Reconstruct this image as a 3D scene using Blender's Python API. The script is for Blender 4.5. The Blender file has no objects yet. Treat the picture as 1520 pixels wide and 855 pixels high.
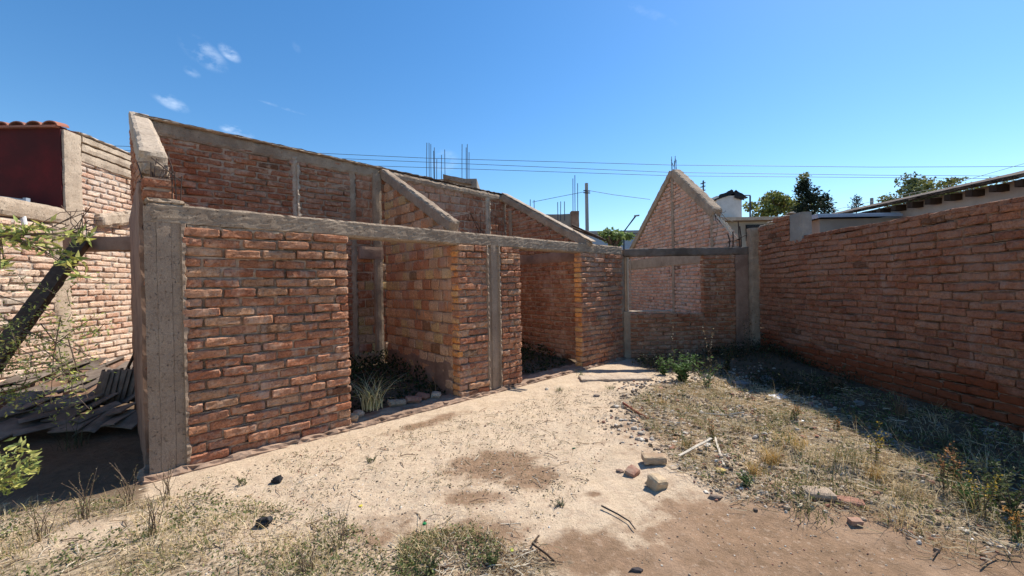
import bpy, math, random
import numpy as np
from mathutils import Vector, noise
rnd = random.Random(7)
R = np.random.RandomState(11)
sc = bpy.context.scene
COL = sc.collection

# ------------------------------------------------------------------ camera
EYE = 1.6; F = 585.0; PITCH = math.radians(-0.49); ROLL = math.radians(-1.0)
cd = bpy.data.cameras.new('camera'); cam = bpy.data.objects.new('camera', cd); COL.objects.link(cam)
cd.sensor_width = 36; cd.lens = 36 * F / 1520; cd.clip_start = 0.05; cd.clip_end = 3000
from mathutils import Matrix
cam.matrix_world = Matrix.Translation((0, 0, EYE)) @ Matrix.Rotation(math.pi/2 + PITCH, 4, 'X') @ Matrix.Rotation(ROLL, 4, 'Z')
sc.camera = cam

def ray(x, y):
    v = cam.matrix_world.to_3x3() @ Vector(((x-760)/F, -(y-427.5)/F, -1.0))
    return np.array(v)
def gnd(x, y, z=0.0):
    d = ray(x, y); t = (z-EYE)/d[2]; return d*t + np.array([0, 0, EYE])
def at(x, y, Y):
    d = ray(x, y); t = Y/d[1]; return d*t + np.array([0, 0, EYE])
def U(deg):
    a = math.radians(deg); return np.array([math.sin(a), math.cos(a), 0.0])
Z = np.array([0, 0, 1.0])

# ------------------------------------------------------------------ world, sun
SUN_AZ, SUN_EL = 50.0, 50.0
w = bpy.data.worlds.new('World'); sc.world = w; w.use_nodes = True
nt = w.node_tree; nt.nodes.clear()
out = nt.nodes.new('ShaderNodeOutputWorld'); bg = nt.nodes.new('ShaderNodeBackground')
sky = nt.nodes.new('ShaderNodeTexSky'); sky.sky_type = 'NISHITA'; sky.sun_disc = False
sky.sun_elevation = math.radians(SUN_EL); sky.sun_rotation = math.radians(SUN_AZ)
sky.altitude = 900; sky.air_density = 1.25; sky.dust_density = 0.3; sky.ozone_density = 3.2
bg.inputs['Strength'].default_value = 0.105
nt.links.new(bg.outputs[0], out.inputs[0])
def wn(t, **k):
    n = nt.nodes.new(t)
    for a, b in k.items(): setattr(n, a, b)
    return n
# small wispy clouds: fixed directions on the sky sphere, broken by noise
tc = wn('ShaderNodeTexCoord')
nz = wn('ShaderNodeTexNoise'); nz.inputs['Scale'].default_value = 26; nz.inputs['Detail'].default_value = 8; nz.inputs['Roughness'].default_value = 0.62
mpn = wn('ShaderNodeMapping'); mpn.inputs['Scale'].default_value = (1, 1, 2.0)
nt.links.new(tc.outputs['Generated'], mpn.inputs[0]); nt.links.new(mpn.outputs[0], nz.inputs['Vector'])
acc = None
for (px, py, sx, sy, ang, st) in [(303, 80, 34, 15, 28, 1.0), (341, 79, 17, 8, 32, 1.5), (253, 151, 26, 9, 20, 1.2), (352, 196, 24, 8, 8, 1.7), (660, 240, 26, 20, 0, .6), (285, 107, 12, 6, 20, .7), (965, 20, 45, 6, 30, .28), (420, 160, 34, 2.2, 8, .5), (440, 70, 9, 5, 60, .25)]:
    c = ray(px, py); c = c/np.linalg.norm(c)
    r0 = np.cross(c, Z); r0 /= np.linalg.norm(r0); u0 = np.cross(r0, c)
    a = math.radians(-ang); ax = r0*math.cos(a)+u0*math.sin(a); ay = -r0*math.sin(a)+u0*math.cos(a)
    k = F*math.sqrt(1+((px-760)/F)**2)
    sx *= F/k; 
    vs = []
    for axv, s in ((ax, sx/F*.8), (ay, sy/F*.8)):
        d = wn('ShaderNodeVectorMath', operation='DOT_PRODUCT'); d.inputs[1].default_value = tuple(axv/s)
        sb = wn('ShaderNodeVectorMath', operation='SUBTRACT'); sb.inputs[1].default_value = tuple(c)
        nt.links.new(tc.outputs['Generated'], sb.inputs[0]); nt.links.new(sb.outputs[0], d.inputs[0])
        p = wn('ShaderNodeMath', operation='POWER'); p.inputs[1].default_value = 2
        ab = wn('ShaderNodeMath', operation='ABSOLUTE'); nt.links.new(d.outputs['Value'], ab.inputs[0]); nt.links.new(ab.outputs[0], p.inputs[0]); vs.append(p)
    ad = wn('ShaderNodeMath', operation='ADD'); nt.links.new(vs[0].outputs[0], ad.inputs[0]); nt.links.new(vs[1].outputs[0], ad.inputs[1])
    mr = wn('ShaderNodeMapRange'); mr.interpolation_type = 'SMOOTHSTEP'; mr.inputs['From Min'].default_value = 1.4; mr.inputs['From Max'].default_value = 0; mr.inputs['To Max'].default_value = st
    nt.links.new(ad.outputs[0], mr.inputs['Value'])
    if acc is None: acc = mr
    else:
        a2 = wn('ShaderNodeMath', operation='ADD'); nt.links.new(acc.outputs[0], a2.inputs[0]); nt.links.new(mr.outputs[0], a2.inputs[1]); acc = a2
cr = wn('ShaderNodeMapRange'); cr.inputs['From Min'].default_value = .42; cr.inputs['From Max'].default_value = 1.5
nt.links.new(nz.outputs[0], cr.inputs['Value'])
ml = wn('ShaderNodeMath', operation='MULTIPLY', use_clamp=True); nt.links.new(cr.outputs[0], ml.inputs[0]); nt.links.new(acc.outputs[0], ml.inputs[1])
mx = wn('ShaderNodeMix', data_type='RGBA'); nt.links.new(ml.outputs[0], mx.inputs[0]); mx.inputs[7].default_value = (8.5, 9.3, 10.2, 1)
# deepen the blue a little (polarised phone-camera sky)
hs = wn('ShaderNodeHueSaturation'); hs.inputs['Saturation'].default_value = 1.27; hs.inputs['Value'].default_value = 1.08; hs.inputs['Hue'].default_value = 0.5
nt.links.new(sky.outputs[0], hs.inputs['Color'])
nt.links.new(hs.outputs[0], mx.inputs[6]); nt.links.new(mx.outputs[2], bg.inputs['Color'])

sl = bpy.data.lights.new('sun', 'SUN'); sl.energy = 4.9; sl.angle = math.radians(0.5); sl.color = (1, .93, .82)
so = bpy.data.objects.new('sun', sl); COL.objects.link(so); so.location = (5, 5, 12)
sd = U(SUN_AZ)*math.cos(math.radians(SUN_EL)) + Z*math.sin(math.radians(SUN_EL))
so.rotation_euler = Vector(sd).to_track_quat('Z', 'Y').to_euler()
sc.view_settings.view_transform = 'Standard'; sc.view_settings.look = 'None'; sc.view_settings.gamma = 1
sc.view_settings.exposure = 0.6
sc.cycles.max_bounces = 6; sc.cycles.diffuse_bounces = 4; sc.cycles.transparent_max_bounces = 8

# ------------------------------------------------------------------ materials
def mat(name, rough=.9, spec=.2):
    m = bpy.data.materials.new(name); m.use_nodes = True; t = m.node_tree
    b = t.nodes['Principled BSDF']; b.inputs['Roughness'].default_value = rough; b.inputs['Specular IOR Level'].default_value = spec
    return m, t, b
def N(t, typ, **k):
    n = t.nodes.new(typ)
    for a, v in k.items():
        if a in ('scale', 'detail', 'roughness'): n.inputs[a.capitalize()].default_value = v
        else: setattr(n, a, v)
    return n
def noise_(t, scale, detail=6, rough=.6, mapping=None):
    n = N(t, 'ShaderNodeTexNoise'); n.inputs['Scale'].default_value = scale; n.inputs['Detail'].default_value = detail; n.inputs['Roughness'].default_value = rough
    g = N(t, 'ShaderNodeNewGeometry'); src = g.outputs['Position']
    if mapping:
        mp = N(t, 'ShaderNodeMapping'); mp.inputs['Scale'].default_value = mapping; t.links.new(src, mp.inputs[0]); src = mp.outputs[0]
    t.links.new(src, n.inputs['Vector']); return n.outputs[0]
def rng(t, src, a, b, c=0, d=1):
    m = N(t, 'ShaderNodeMapRange'); m.inputs['From Min'].default_value = a; m.inputs['From Max'].default_value = b
    m.inputs['To Min'].default_value = c; m.inputs['To Max'].default_value = d
    t.links.new(src, m.inputs['Value']); return m.outputs[0]
def mix(t, fac, A, B, mode='MIX'):
    m = N(t, 'ShaderNodeMix', data_type='RGBA', blend_type=mode)
    for s, v in ((0, fac), (6, A), (7, B)):
        if isinstance(v, (int, float)): m.inputs[s].default_value = v
        elif isinstance(v, tuple): m.inputs[s].default_value = (*v, 1)
        else: t.links.new(v, m.inputs[s])
    return m.outputs[2]
def mul(t, a, b):
    m = N(t, 'ShaderNodeMath', operation='MULTIPLY', use_clamp=True)
    for i, v in ((0, a), (1, b)):
        if isinstance(v, (int, float)): m.inputs[i].default_value = v
        else: t.links.new(v, m.inputs[i])
    return m.outputs[0]
def bump(t, b, srcs, dist=.01):
    prev = None
    for s, st, d in srcs:
        n = N(t, 'ShaderNodeBump'); n.inputs['Strength'].default_value = st; n.inputs['Distance'].default_value = d
        t.links.new(s, n.inputs['Height'])
        if prev: t.links.new(prev, n.inputs['Normal'])
        prev = n.outputs[0]
    t.links.new(prev, b.inputs['Normal'])
def attr(t, name='bc'):
    a = N(t, 'ShaderNodeAttribute'); a.attribute_name = name; return a.outputs['Color']

def brick_mat(name, dust=(.44, .32, .25), dust_amt=.5, damp=None):
    m, t, b = mat(name, .92, .15)
    c = attr(t)
    n1 = noise_(t, 9, 8, .65); n2 = noise_(t, 55, 6, .7); n3 = noise_(t, 2.2, 4, .6); n4 = noise_(t, 28, 7, .75)
    c = mix(t, rng(t, n2, .35, .6), mix(t, 1.0, c, (.55, .48, .42), 'MULTIPLY'), c)
    c = mix(t, mul(t, rng(t, noise_(t, 16, 7, .7), .5, .62), .45), c, mix(t, 1.0, c, (1.45, 1.35, 1.2), 'MULTIPLY'))
    c = mix(t, mul(t, rng(t, n1, .50, .66), dust_amt), c, dust)              # mortar smear and lime dust
    c = mix(t, mul(t, rng(t, n4, .585, .64), .85), c, (.06, .03, .02))     # pits and dark marks
    c = mix(t, mul(t, rng(t, n3, .45, .75), .35), c, (.30, .16, .11))
    nb = noise_(t, .9, 7, .7); nv = noise_(t, 2.5, 6, .7, (1, 1, .22))
    c = mix(t, mul(t, rng(t, nb, .52, .66), .45), c, dust)                       # large lime-bloomed patches
    c = mix(t, mul(t, rng(t, nb, .46, .34), .45), c, mix(t, 1.0, c, (.55, .5, .48), 'MULTIPLY'))
    c = mix(t, mul(t, rng(t, nv, .58, .66), .35), c, (.50, .42, .35))            # mortar runs
    if damp:
        g = N(t, 'ShaderNodeNewGeometry'); sp = N(t, 'ShaderNodeSeparateXYZ'); t.links.new(g.outputs['Position'], sp.inputs[0])
        ad = N(t, 'ShaderNodeMath', operation='ADD'); t.links.new(sp.outputs[2], ad.inputs[0]); t.links.new(rng(t, noise_(t, 1.3, 5, .6), 0, 1, -.35, .35), ad.inputs[1])
        c = mix(t, mul(t, rng(t, ad.outputs[0], damp[0]+.06, damp[0]-.06), damp[2]), c, damp[1])
    t.links.new(c, b.inputs['Base Color'])
    bump(t, b, [(n1, .7, .016), (n4, 1.0, .009), (n2, .9, .004)])
    return m
def solid_mat(name, col, col2, sc1=6, sc2=60, b1=.5, b2=.5, rough=.92, dark=None, mapping=None, d1=.01, d2=.003):
    m, t, b = mat(name, rough, .2)
    n1 = noise_(t, sc1, 8, .65, mapping); n2 = noise_(t, sc2, 6, .7, mapping); n3 = noise_(t, sc1*.22, 5, .6)
    c = mix(t, rng(t, n1, .35, .65), col, col2)
    c = mix(t, mul(t, rng(t, n2, .5, .7), .45), c, tuple(x*.55 for x in col))
    if dark: c = mix(t, mul(t, rng(t, n3, .48, .62), .8), c, dark)
    t.links.new(c, b.inputs['Base Color'])
    bump(t, b, [(n1, b1, d1), (n2, b2, d2)])
    return m
def concrete_mat(name, col, col2, dark, mapping=None, rough=.93):
    m, t, b = mat(name, rough, .2)
    n1 = noise_(t, 5, 8, .7, mapping); n2 = noise_(t, 45, 8, .75); n3 = noise_(t, 1.6, 6, .65); n4 = noise_(t, 150, 4, .7); n5 = noise_(t, 22, 9, .8)
    c = mix(t, rng(t, n1, .38, .62), col, col2)
    c = mix(t, mul(t, rng(t, n3, .5, .62), .6), c, dark)
    c = mix(t, mul(t, rng(t, n4, .5, .62), .55), c, tuple(x*.5 for x in col))          # fine aggregate
    c = mix(t, mul(t, rng(t, n4, .44, .34), .5), c, tuple(min(1, x*1.5) for x in col))
    c = mix(t, mul(t, rng(t, n2, .60, .66), .9), c, tuple(x*.22 for x in col))         # air holes and chips
    c = mix(t, mul(t, rng(t, n5, .60, .66), .6), c, tuple(x*.45 for x in dark))
    t.links.new(c, b.inputs['Base Color'])
    inv = rng(t, n2, .58, .68, 1, 0)
    bump(t, b, [(n5, .8, .014), (inv, .9, .008), (n4, .8, .003)])
    return m
def attr_mat(name, rough=.8, spec=.2, trans=0, vary=.35, sc1=30):
    m, t, b = mat(name, rough, spec)
    c = attr(t); n = noise_(t, sc1, 4, .6)
    c = mix(t, mul(t, rng(t, n, .35, .65), vary), c, mix(t, 1.0, c, (.45, .45, .45), 'MULTIPLY'))
    t.links.new(c, b.inputs['Base Color'])
    if trans:
        tr = N(t, 'ShaderNodeBsdfTranslucent'); t.links.new(c, tr.inputs[0]); ms = N(t, 'ShaderNodeMixShader'); ms.inputs[0].default_value = trans
        o = t.nodes['Material Output']; t.links.new(b.outputs[0], ms.inputs[1]); t.links.new(tr.outputs[0], ms.inputs[2]); t.links.new(ms.outputs[0], o.inputs[0])
    return m
M = {}
M['brick'] = brick_mat('handmade_brick', (.58, .40, .28), .65)
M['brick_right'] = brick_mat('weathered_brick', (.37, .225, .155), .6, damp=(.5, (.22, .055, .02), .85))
M['brick_left'] = brick_mat('pale_brick', (.60, .50, .42), .9)  # pale tone; on the gable it stands in for bounced light
M['block'] = brick_mat('clay_block', (.42, .27, .17), .35)
M['mortar'] = solid_mat('mortar', (.50, .36, .26), (.36, .245, .17), 16, 80, 1, 1, dark=(.20, .13, .09), d1=.016, d2=.006)
M['mortar_light'] = solid_mat('pale_mortar', (.48, .41, .35), (.36, .30, .25), 14, 70, .8, .8)
M['concrete'] = concrete_mat('concrete_surface', (.42, .32, .23), (.30, .22, .155), (.19, .13, .09))
M['column'] = concrete_mat('column_surface', (.39, .29, .21), (.30, .215, .155), (.23, .16, .11), (1, 1, .6))
M['concrete_pale'] = concrete_mat('concrete_pale_surface', (.54, .435, .33), (.41, .32, .24), (.28, .205, .15))
M['concrete_dark'] = solid_mat('stained_concrete', (.21, .165, .135), (.13, .10, .08), 6, 70, .8, .9, dark=(.07, .052, .042))
M['plaster'] = solid_mat('plaster', (.34, .225, .165), (.25, .155, .11), 6, 60, .5, .4, dark=(.15, .09, .065))
M['dark_tile'] = solid_mat('old_roof_tile', (.10, .07, .055), (.065, .045, .035), 8, 50, .5, .5, dark=(.13, .10, .08))
M['house_render'] = solid_mat('lime_render', (.56, .49, .41), (.44, .385, .32), 3, 40, .4, .4, dark=(.36, .31, .26))
M['mortar_red'] = solid_mat('dusty_red_mortar', (.34, .22, .155), (.24, .145, .095), 16, 80, 1, 1, dark=(.14, .08, .05), d1=.016, d2=.006)
M['foot'] = solid_mat('rubble_footing', (.40, .28, .20), (.28, .18, .125), 12, 60, .9, .8, dark=(.2, .13, .09))
M['beam_brown'] = solid_mat('dark_brown_beam', (.13, .085, .055), (.07, .045, .03), 8, 60, .8, .8)  # one deep brown over the whole beam
M['grey_render'] = solid_mat('grey_render', (.34, .31, .27), (.25, .22, .19), 3, 40, .4, .4, dark=(.2, .175, .15))
M['beige_render'] = solid_mat('beige_render', (.40, .35, .28), (.33, .28, .22), 3, 40, .3, .3, dark=(.25, .21, .17))
M['white_render'] = solid_mat('white_render', (.62, .60, .57), (.52, .50, .47), 3, 40, .2, .2)
M['red_paint'] = solid_mat('dark_red_paint', (.115, .009, .010), (.075, .007, .007), 3, 30, .3, .3, rough=.75, dark=(.045, .008, .008))
M['tile'] = solid_mat('terracotta_tile', (.42, .17, .11), (.32, .12, .08), 8, 50, .4, .4, dark=(.24, .12, .09))
M['old_tile'] = solid_mat('grey_brown_tile', (.26, .215, .18), (.17, .135, .11), 8, 50, .5, .5, dark=(.10, .075, .06))  # grey-brown tone with random darker areas
M['steel'] = solid_mat('rusty_steel', (.07, .045, .035), (.045, .03, .025), 20, 90, .3, .3, rough=.75)
M['far_steel'] = solid_mat('far_rusty_steel', (.05, .07, .10), (.04, .055, .08), 20, 90, .1, .1, rough=.75)
M['metal_roof'] = solid_mat('galvanised_sheet', (.36, .42, .50), (.30, .36, .43), 4, 40, .1, .1, rough=.5)
M['wood'] = solid_mat('weathered_wood', (.07, .045, .03), (.045, .03, .02), 12, 70, .5, .5, mapping=(1, 1, .2))
M['wood_pale'] = solid_mat('bleached_wood', (.58, .52, .43), (.45, .39, .31), 14, 70, .5, .5)
M['wood_red'] = solid_mat('reddish_stick', (.25, .08, .05), (.2, .06, .04), 14, 70, .5, .5)
M['black'] = solid_mat('charred_black', (.015, .015, .018), (.03, .03, .032), 14, 70, .5, .5, rough=.6)
M['pole'] = solid_mat('pole_concrete', (.33, .33, .32), (.28, .28, .27), 4, 40, .2, .2)
M['white_bit'] = solid_mat('white_plastic', (.75, .76, .78), (.66, .66, .68), 10, 40, .2, .2, rough=.5)
M['wire'] = solid_mat('cable', (.04, .05, .07), (.04, .05, .07), 10, 40, .1, .1, rough=.6)
M['stone'] = attr_mat('stone', .9, .2, 0, .5, 24)
M['leaf'] = attr_mat('leaf', .65, .3, .3, .3, 30)
M['grass'] = attr_mat('grass_blade', .8, .15, .25, .2, 30)
M['bark'] = solid_mat('bark', (.16, .11, .08), (.10, .07, .05), 14, 60, .6, .6)
M['brick_piece'] = solid_mat('pale_loose_brick', (.54, .42, .28), (.38, .28, .18), 14, 60, .9, .9, dark=(.30, .20, .13))
M['red_piece'] = solid_mat('red_loose_brick', (.38, .20, .14), (.25, .12, .085), 14, 60, .9, .9, dark=(.36, .26, .19))

# ground: dusty crust, bare damp dirt, litter, painted shade – masks from vertex colours, broken by noise
m, t, b = mat('dry_ground', .95, .1)
a = N(t, 'ShaderNodeAttribute'); a.attribute_name = 'bc'; sp = N(t, 'ShaderNodeSeparateColor'); t.links.new(a.outputs['Color'], sp.inputs[0])
n1 = noise_(t, 3.5, 8, .65); n2 = noise_(t, 26, 8, .7); n3 = noise_(t, 110, 5, .7); n5 = noise_(t, 11, 8, .7)
crust = mix(t, rng(t, n1, .35, .65), (.60, .475, .345), (.52, .405, .285))
crust = mix(t, mul(t, rng(t, n2, .48, .60), .45), crust, (.40, .295, .21))
crust = mix(t, mul(t, rng(t, n3, .57, .63), .85), crust, (.19, .14, .09))
crust = mix(t, mul(t, rng(t, n5, .50, .62), .5), crust, (.40, .285, .205))
dirt = mix(t, rng(t, n5, .35, .65), (.30, .195, .125), (.20, .13, .08))
dirt = mix(t, mul(t, rng(t, n2, .56, .64), .55), dirt, (.44, .335, .25))
dirt = mix(t, rng(t, noise_(t, 1.6, 6, .6), .5, .7), dirt, (.36, .245, .165))
dirt = mix(t, mul(t, rng(t, n3, .58, .68), .6), dirt, (.36, .27, .19))
ad = N(t, 'ShaderNodeMath', operation='ADD'); t.links.new(sp.outputs[0], ad.inputs[0]); t.links.new(rng(t, noise_(t, 5, 10, .72), .2, .8, -.5, .5), ad.inputs[1])
half = mix(t, rng(t, ad.outputs[0], .22, .66), crust, dirt)
c = mix(t, mul(t, rng(t, ad.outputs[0], .47, .56), .6), half, dirt)
litter = mix(t, rng(t, n2, .42, .6), (.46, .36, .245), (.17, .125, .08))
ad = N(t, 'ShaderNodeMath', operation='ADD'); t.links.new(sp.outputs[1], ad.inputs[0]); t.links.new(rng(t, n2, 0, 1, -.5, .5), ad.inputs[1])
c = mix(t, rng(t, ad.outputs[0], .42, .62), c, litter)
shade_soil = mix(t, rng(t, n5, .4, .6), (.055, .034, .02), (.11, .07, .042))  # near-black soil tone that paints in the walls' shade
c = mix(t, sp.outputs[2], c, shade_soil)
t.links.new(c, b.inputs['Base Color'])
bump(t, b, [(n5, .7, .025), (n2, 1.0, .014), (n3, .9, .005)])
M['ground'] = m

# ------------------------------------------------------------------ mesh helpers
WL = {}
class MB:
    def __init__(s): s.v = []; s.f = []; s.m = []; s.c = []; s.n = 0
    def add(s, v, f, col=(.5, .5, .5), mi=0):
        v = np.asarray(v, float); s.v.append(v); s.f += [tuple(i+s.n for i in q) for q in f]; s.m += [mi]*len(f)
        c = np.asarray(col, float)
        if c.ndim == 1: c = np.tile(c[:3], (len(v), 1))
        s.c.append(c); s.n += len(v)
    def build(s, name, mats, parent=None, loc=None, smooth=False, label=None, cat=None, group=None, kind=None):
        if not isinstance(mats, (list, tuple)): mats = [mats]
        V = np.concatenate(s.v)
        if parent is not None: o0 = WL[parent.name]
        elif loc is not None: o0 = np.array(loc, float)
        else: o0 = np.zeros(3)
        me = bpy.data.meshes.new(name); me.from_pydata((V-o0).tolist(), [], s.f)
        for k in mats: me.materials.append(M[k])
        if len(mats) > 1: me.polygons.foreach_set('material_index', s.m)
        if smooth: me.polygons.foreach_set('use_smooth', [True]*len(me.polygons))
        ca = me.color_attributes.new('bc', 'FLOAT_COLOR', 'POINT')
        Cc = np.ones((len(V), 4)); Cc[:, :3] = np.concatenate(s.c); ca.data.foreach_set('color', Cc.ravel())
        me.update()
        o = bpy.data.objects.new(name, me); COL.objects.link(o)
        if parent is not None: o.parent = parent
        else: o.location = o0
        WL[o.name] = o0
        tag(o, label, cat, group, kind); return o
def tag(o, label=None, cat=None, group=None, kind=None):
    if label: o['label'] = label
    if cat: o['category'] = cat
    if group: o['group'] = group
    if kind: o['kind'] = kind
    return o
def thing(name, loc, label, cat, group=None):
    o = bpy.data.objects.new(name, None); COL.objects.link(o); o.location = tuple(loc); o.empty_display_size = .2
    WL[o.name] = np.array(loc, float); return tag(o, label, cat, group)

def nvec(p, f): 
    q = noise.noise_vector(Vector((p[0]*f, p[1]*f, p[2]*f))); return np.array(q)
def prism(mb, o, ax, ay, az, res=.06, amp=.006, freq=9, chip=.012, col=(.5, .5, .5), mi=0, amp2=0, freq2=30):
    """rough box: corner o, edge vectors ax ay az, subdivided, displaced, with chipped edges"""
    o = np.array(o, float); A = [np.array(q, float) for q in (ax, ay, az)]
    L = [np.linalg.norm(q) for q in A]; n = [max(1, min(160, int(l/res))) for l in L]
    if amp == 0: n = [1, 1, 1]
    un = [q/l for q, l in zip(A, L)]
    idx = {}; V = []; faces = []
    def vid(i, j, k):
        key = (i, j, k)
        if key in idx: return idx[key]
        a = (i/n[0], j/n[1], k/n[2]); p = o + A[0]*a[0] + A[1]*a[1] + A[2]*a[2]
        if amp:
            p0 = p.copy()
            p = p + nvec(p0, freq)*amp
            if amp2: p = p + nvec(p0, freq2)*amp2
            b_ = [(-1 if x == 0 else (1 if x == n[q] else 0)) for q, x in enumerate((i, j, k))]
            if sum(1 for x in b_ if x) >= 2:
                ch = chip*(.35 + 1.3*abs(noise.noise(Vector((p0[0]*14+3, p0[1]*14, p0[2]*14)))))
                for q in range(3):
                    if b_[q]: p = p - un[q]*b_[q]*min(ch, L[q]*.3)
        idx[key] = len(V); V.append(p); return idx[key]
    n0, n1, n2 = n
    for i in range(n0):
        for j in range(n1):
            faces.append((vid(i, j, 0), vid(i, j+1, 0), vid(i+1, j+1, 0), vid(i+1, j, 0)))
            faces.append((vid(i, j, n2), vid(i+1, j, n2), vid(i+1, j+1, n2), vid(i, j+1, n2)))
    for i in range(n0):
        for k in range(n2):
            faces.append((vid(i, 0, k), vid(i+1, 0, k), vid(i+1, 0, k+1), vid(i, 0, k+1)))
            faces.append((vid(i, n1, k), vid(i, n1, k+1), vid(i+1, n1, k+1), vid(i+1, n1, k)))
    for j in range(n1):
        for k in range(n2):
            faces.append((vid(0, j, k), vid(0, j, k+1), vid(0, j+1, k+1), vid(0, j+1, k)))
            faces.append((vid(n0, j, k), vid(n0, j+1, k), vid(n0, j+1, k+1), vid(n0, j, k+1)))
    mb.add(V, faces, col, mi)
def bar(mb, p0, p1, wdt, h, up=Z, side=None, **k):
    """rough beam whose TOP centre line runs p0->p1"""
    p0 = np.array(p0, float); p1 = np.array(p1, float); d = p1-p0
    if side is None: side = np.cross(d, Z)
    side = np.array(side, float); side /= np.linalg.norm(side); dn = d/np.linalg.norm(d)
    upv = np.cross(side, dn); upv /= np.linalg.norm(upv)
    if upv[2] < 0: upv = -upv
    prism(mb, p0 - side*wdt/2 - upv*h, d, side*wdt, upv*h, **k)
def tube(mb, pts, r, sides=6, col=(.5, .5, .5), mi=0, r1=None):
    pts = [np.array(p, float) for p in pts]; V = []; f = []
    for i, p in enumerate(pts):
        d = pts[min(i+1, len(pts)-1)] - pts[max(i-1, 0)]; d /= (np.linalg.norm(d)+1e-9)
        a = np.cross(d, [0.13, .31, .94]); 
        if np.linalg.norm(a) < .05: a = np.cross(d, [1, 0, 0])
        a /= np.linalg.norm(a); b_ = np.cross(d, a)
        rr = r if r1 is None else r + (r1-r)*i/(len(pts)-1)
        for k in range(sides):
            t_ = 2*math.pi*k/sides; V.append(p + a*rr*math.cos(t_) + b_*rr*math.sin(t_))
    for i in range(len(pts)-1):
        for k in range(sides):
            q = (k+1) % sides; f.append((i*sides+k, i*sides+q, (i+1)*sides+q, (i+1)*sides+k))
    f.append(tuple(range(sides))[::-1]); f.append(tuple((len(pts)-1)*sides+k for k in range(sides)))
    mb.add(V, f, col, mi)

# bricks -------------------------------------------------------------
def brick_shape(nu, nw):
    us = {4: (0, .33, .67, 1), 6: (0, .05, .3, .62, .95, 1), 8: (0, .035, .2, .36, .52, .7, .965, 1), 3: (0, .5, 1)}[nu]
    ws = {4: (0, .2, .8, 1), 3: (0, .5, 1), 5: (0, .14, .5, .86, 1)}[nw]
    return us, ws
def add_brick(mb, O, es, en, s0, s1, z0, z1, nf, nb, col, lod, jag, tilt):
    us, ws = brick_shape(*((8, 5), (6, 4), (4, 3))[lod])
    nu, nw = len(us), len(ws); L = s1-s0; h = z1-z0
    r1 = min(.010, h*.15)
    P = np.zeros((2, nw, nu, 3))
    lean = rnd.uniform(-1, 1)*.006
    for side in (0, 1):
        for j, w_ in enumerate(ws):
            for i, u in enumerate(us):
                eb = (i in (0, nu-1)) + (j in (0, nw-1))
                n = (nf - (r1*(1, 1.0, 2.0)[eb] if eb else 0) + lean*(u-.5)*2) if side == 0 else (nb + (r1 if eb else 0))
                P[side, j, i] = (s0+L*u, n, z0+h*w_ + tilt*(u-.5)*L)
        P[side] += R.uniform(-1, 1, (nw, nu, 3))*np.array([.55, .8, .5])*jag
        # rounded, knocked corners
        for (j, i) in ((0, 0), (0, nu-1), (nw-1, 0), (nw-1, nu-1)):
            k = rnd.random()**2*jag*3.2
            P[side, j, i, 0] += k*(1 if i == 0 else -1); P[side, j, i, 2] += k*(1 if j == 0 else -1)
        # broken arris now and then
        if rnd.random() < .3:
            i = rnd.randrange(0, nu); P[side, nw-1, max(0, i-1):i+1, 2] -= rnd.random()*h*.22; P[side, nw-1, max(0, i-1):i+1, 1] += (-1 if side == 0 else 1)*rnd.random()*.01
    Q = P.reshape(-1, 3); Vv = O + Q[:, 0:1]*es + Q[:, 1:2]*en + Q[:, 2:3]*Z
    f = []; g = nu*nw
    for j in range(nw-1):
        for i in range(nu-1):
            a0 = j*nu+i; f.append((a0, a0+1, a0+nu+1, a0+nu)); a1 = g+a0; f.append((a1, a1+nu, a1+nu+1, a1+1))
    ring = [i for i in range(nu)] + [j*nu+nu-1 for j in range(1, nw)] + [(nw-1)*nu+i for i in range(nu-2, -1, -1)] + [j*nu for j in range(nw-2, 0, -1)]
    for a0, b0 in zip(ring, ring[1:]+ring[:1]): f.append((a0, g+a0, g+b0, b0))
    mb.add(Vv, f, col, 0)
PAL = dict(
    common=[(.52, .24, .135), (.46, .195, .105), (.54, .28, .165), (.42, .165, .09), (.56, .34, .20), (.50, .24, .15), (.38, .14, .08)],
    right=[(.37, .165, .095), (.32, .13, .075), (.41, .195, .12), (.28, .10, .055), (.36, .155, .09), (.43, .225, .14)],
    left=[(.70, .52, .39), (.62, .42, .31), (.76, .62, .49), (.56, .31, .21), (.74, .56, .44)],
    block=[(.62, .27, .13), (.70, .42, .24), (.76, .54, .36), (.52, .20, .10), (.74, .56, .26), (.68, .36, .19), (.48, .17, .09)],
    rear=[(.40, .175, .095), (.34, .135, .07), (.44, .215, .125), (.30, .11, .06), (.38, .17, .10)],
    gable=[(.74, .42, .29), (.68, .36, .25), (.80, .50, .36), (.60, .30, .20)],  # raised paler to paint bounced light on the gable wall
    orange=[(.88, .42, .14), (.82, .36, .11), (.88, .50, .19), (.74, .29, .09)])
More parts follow.
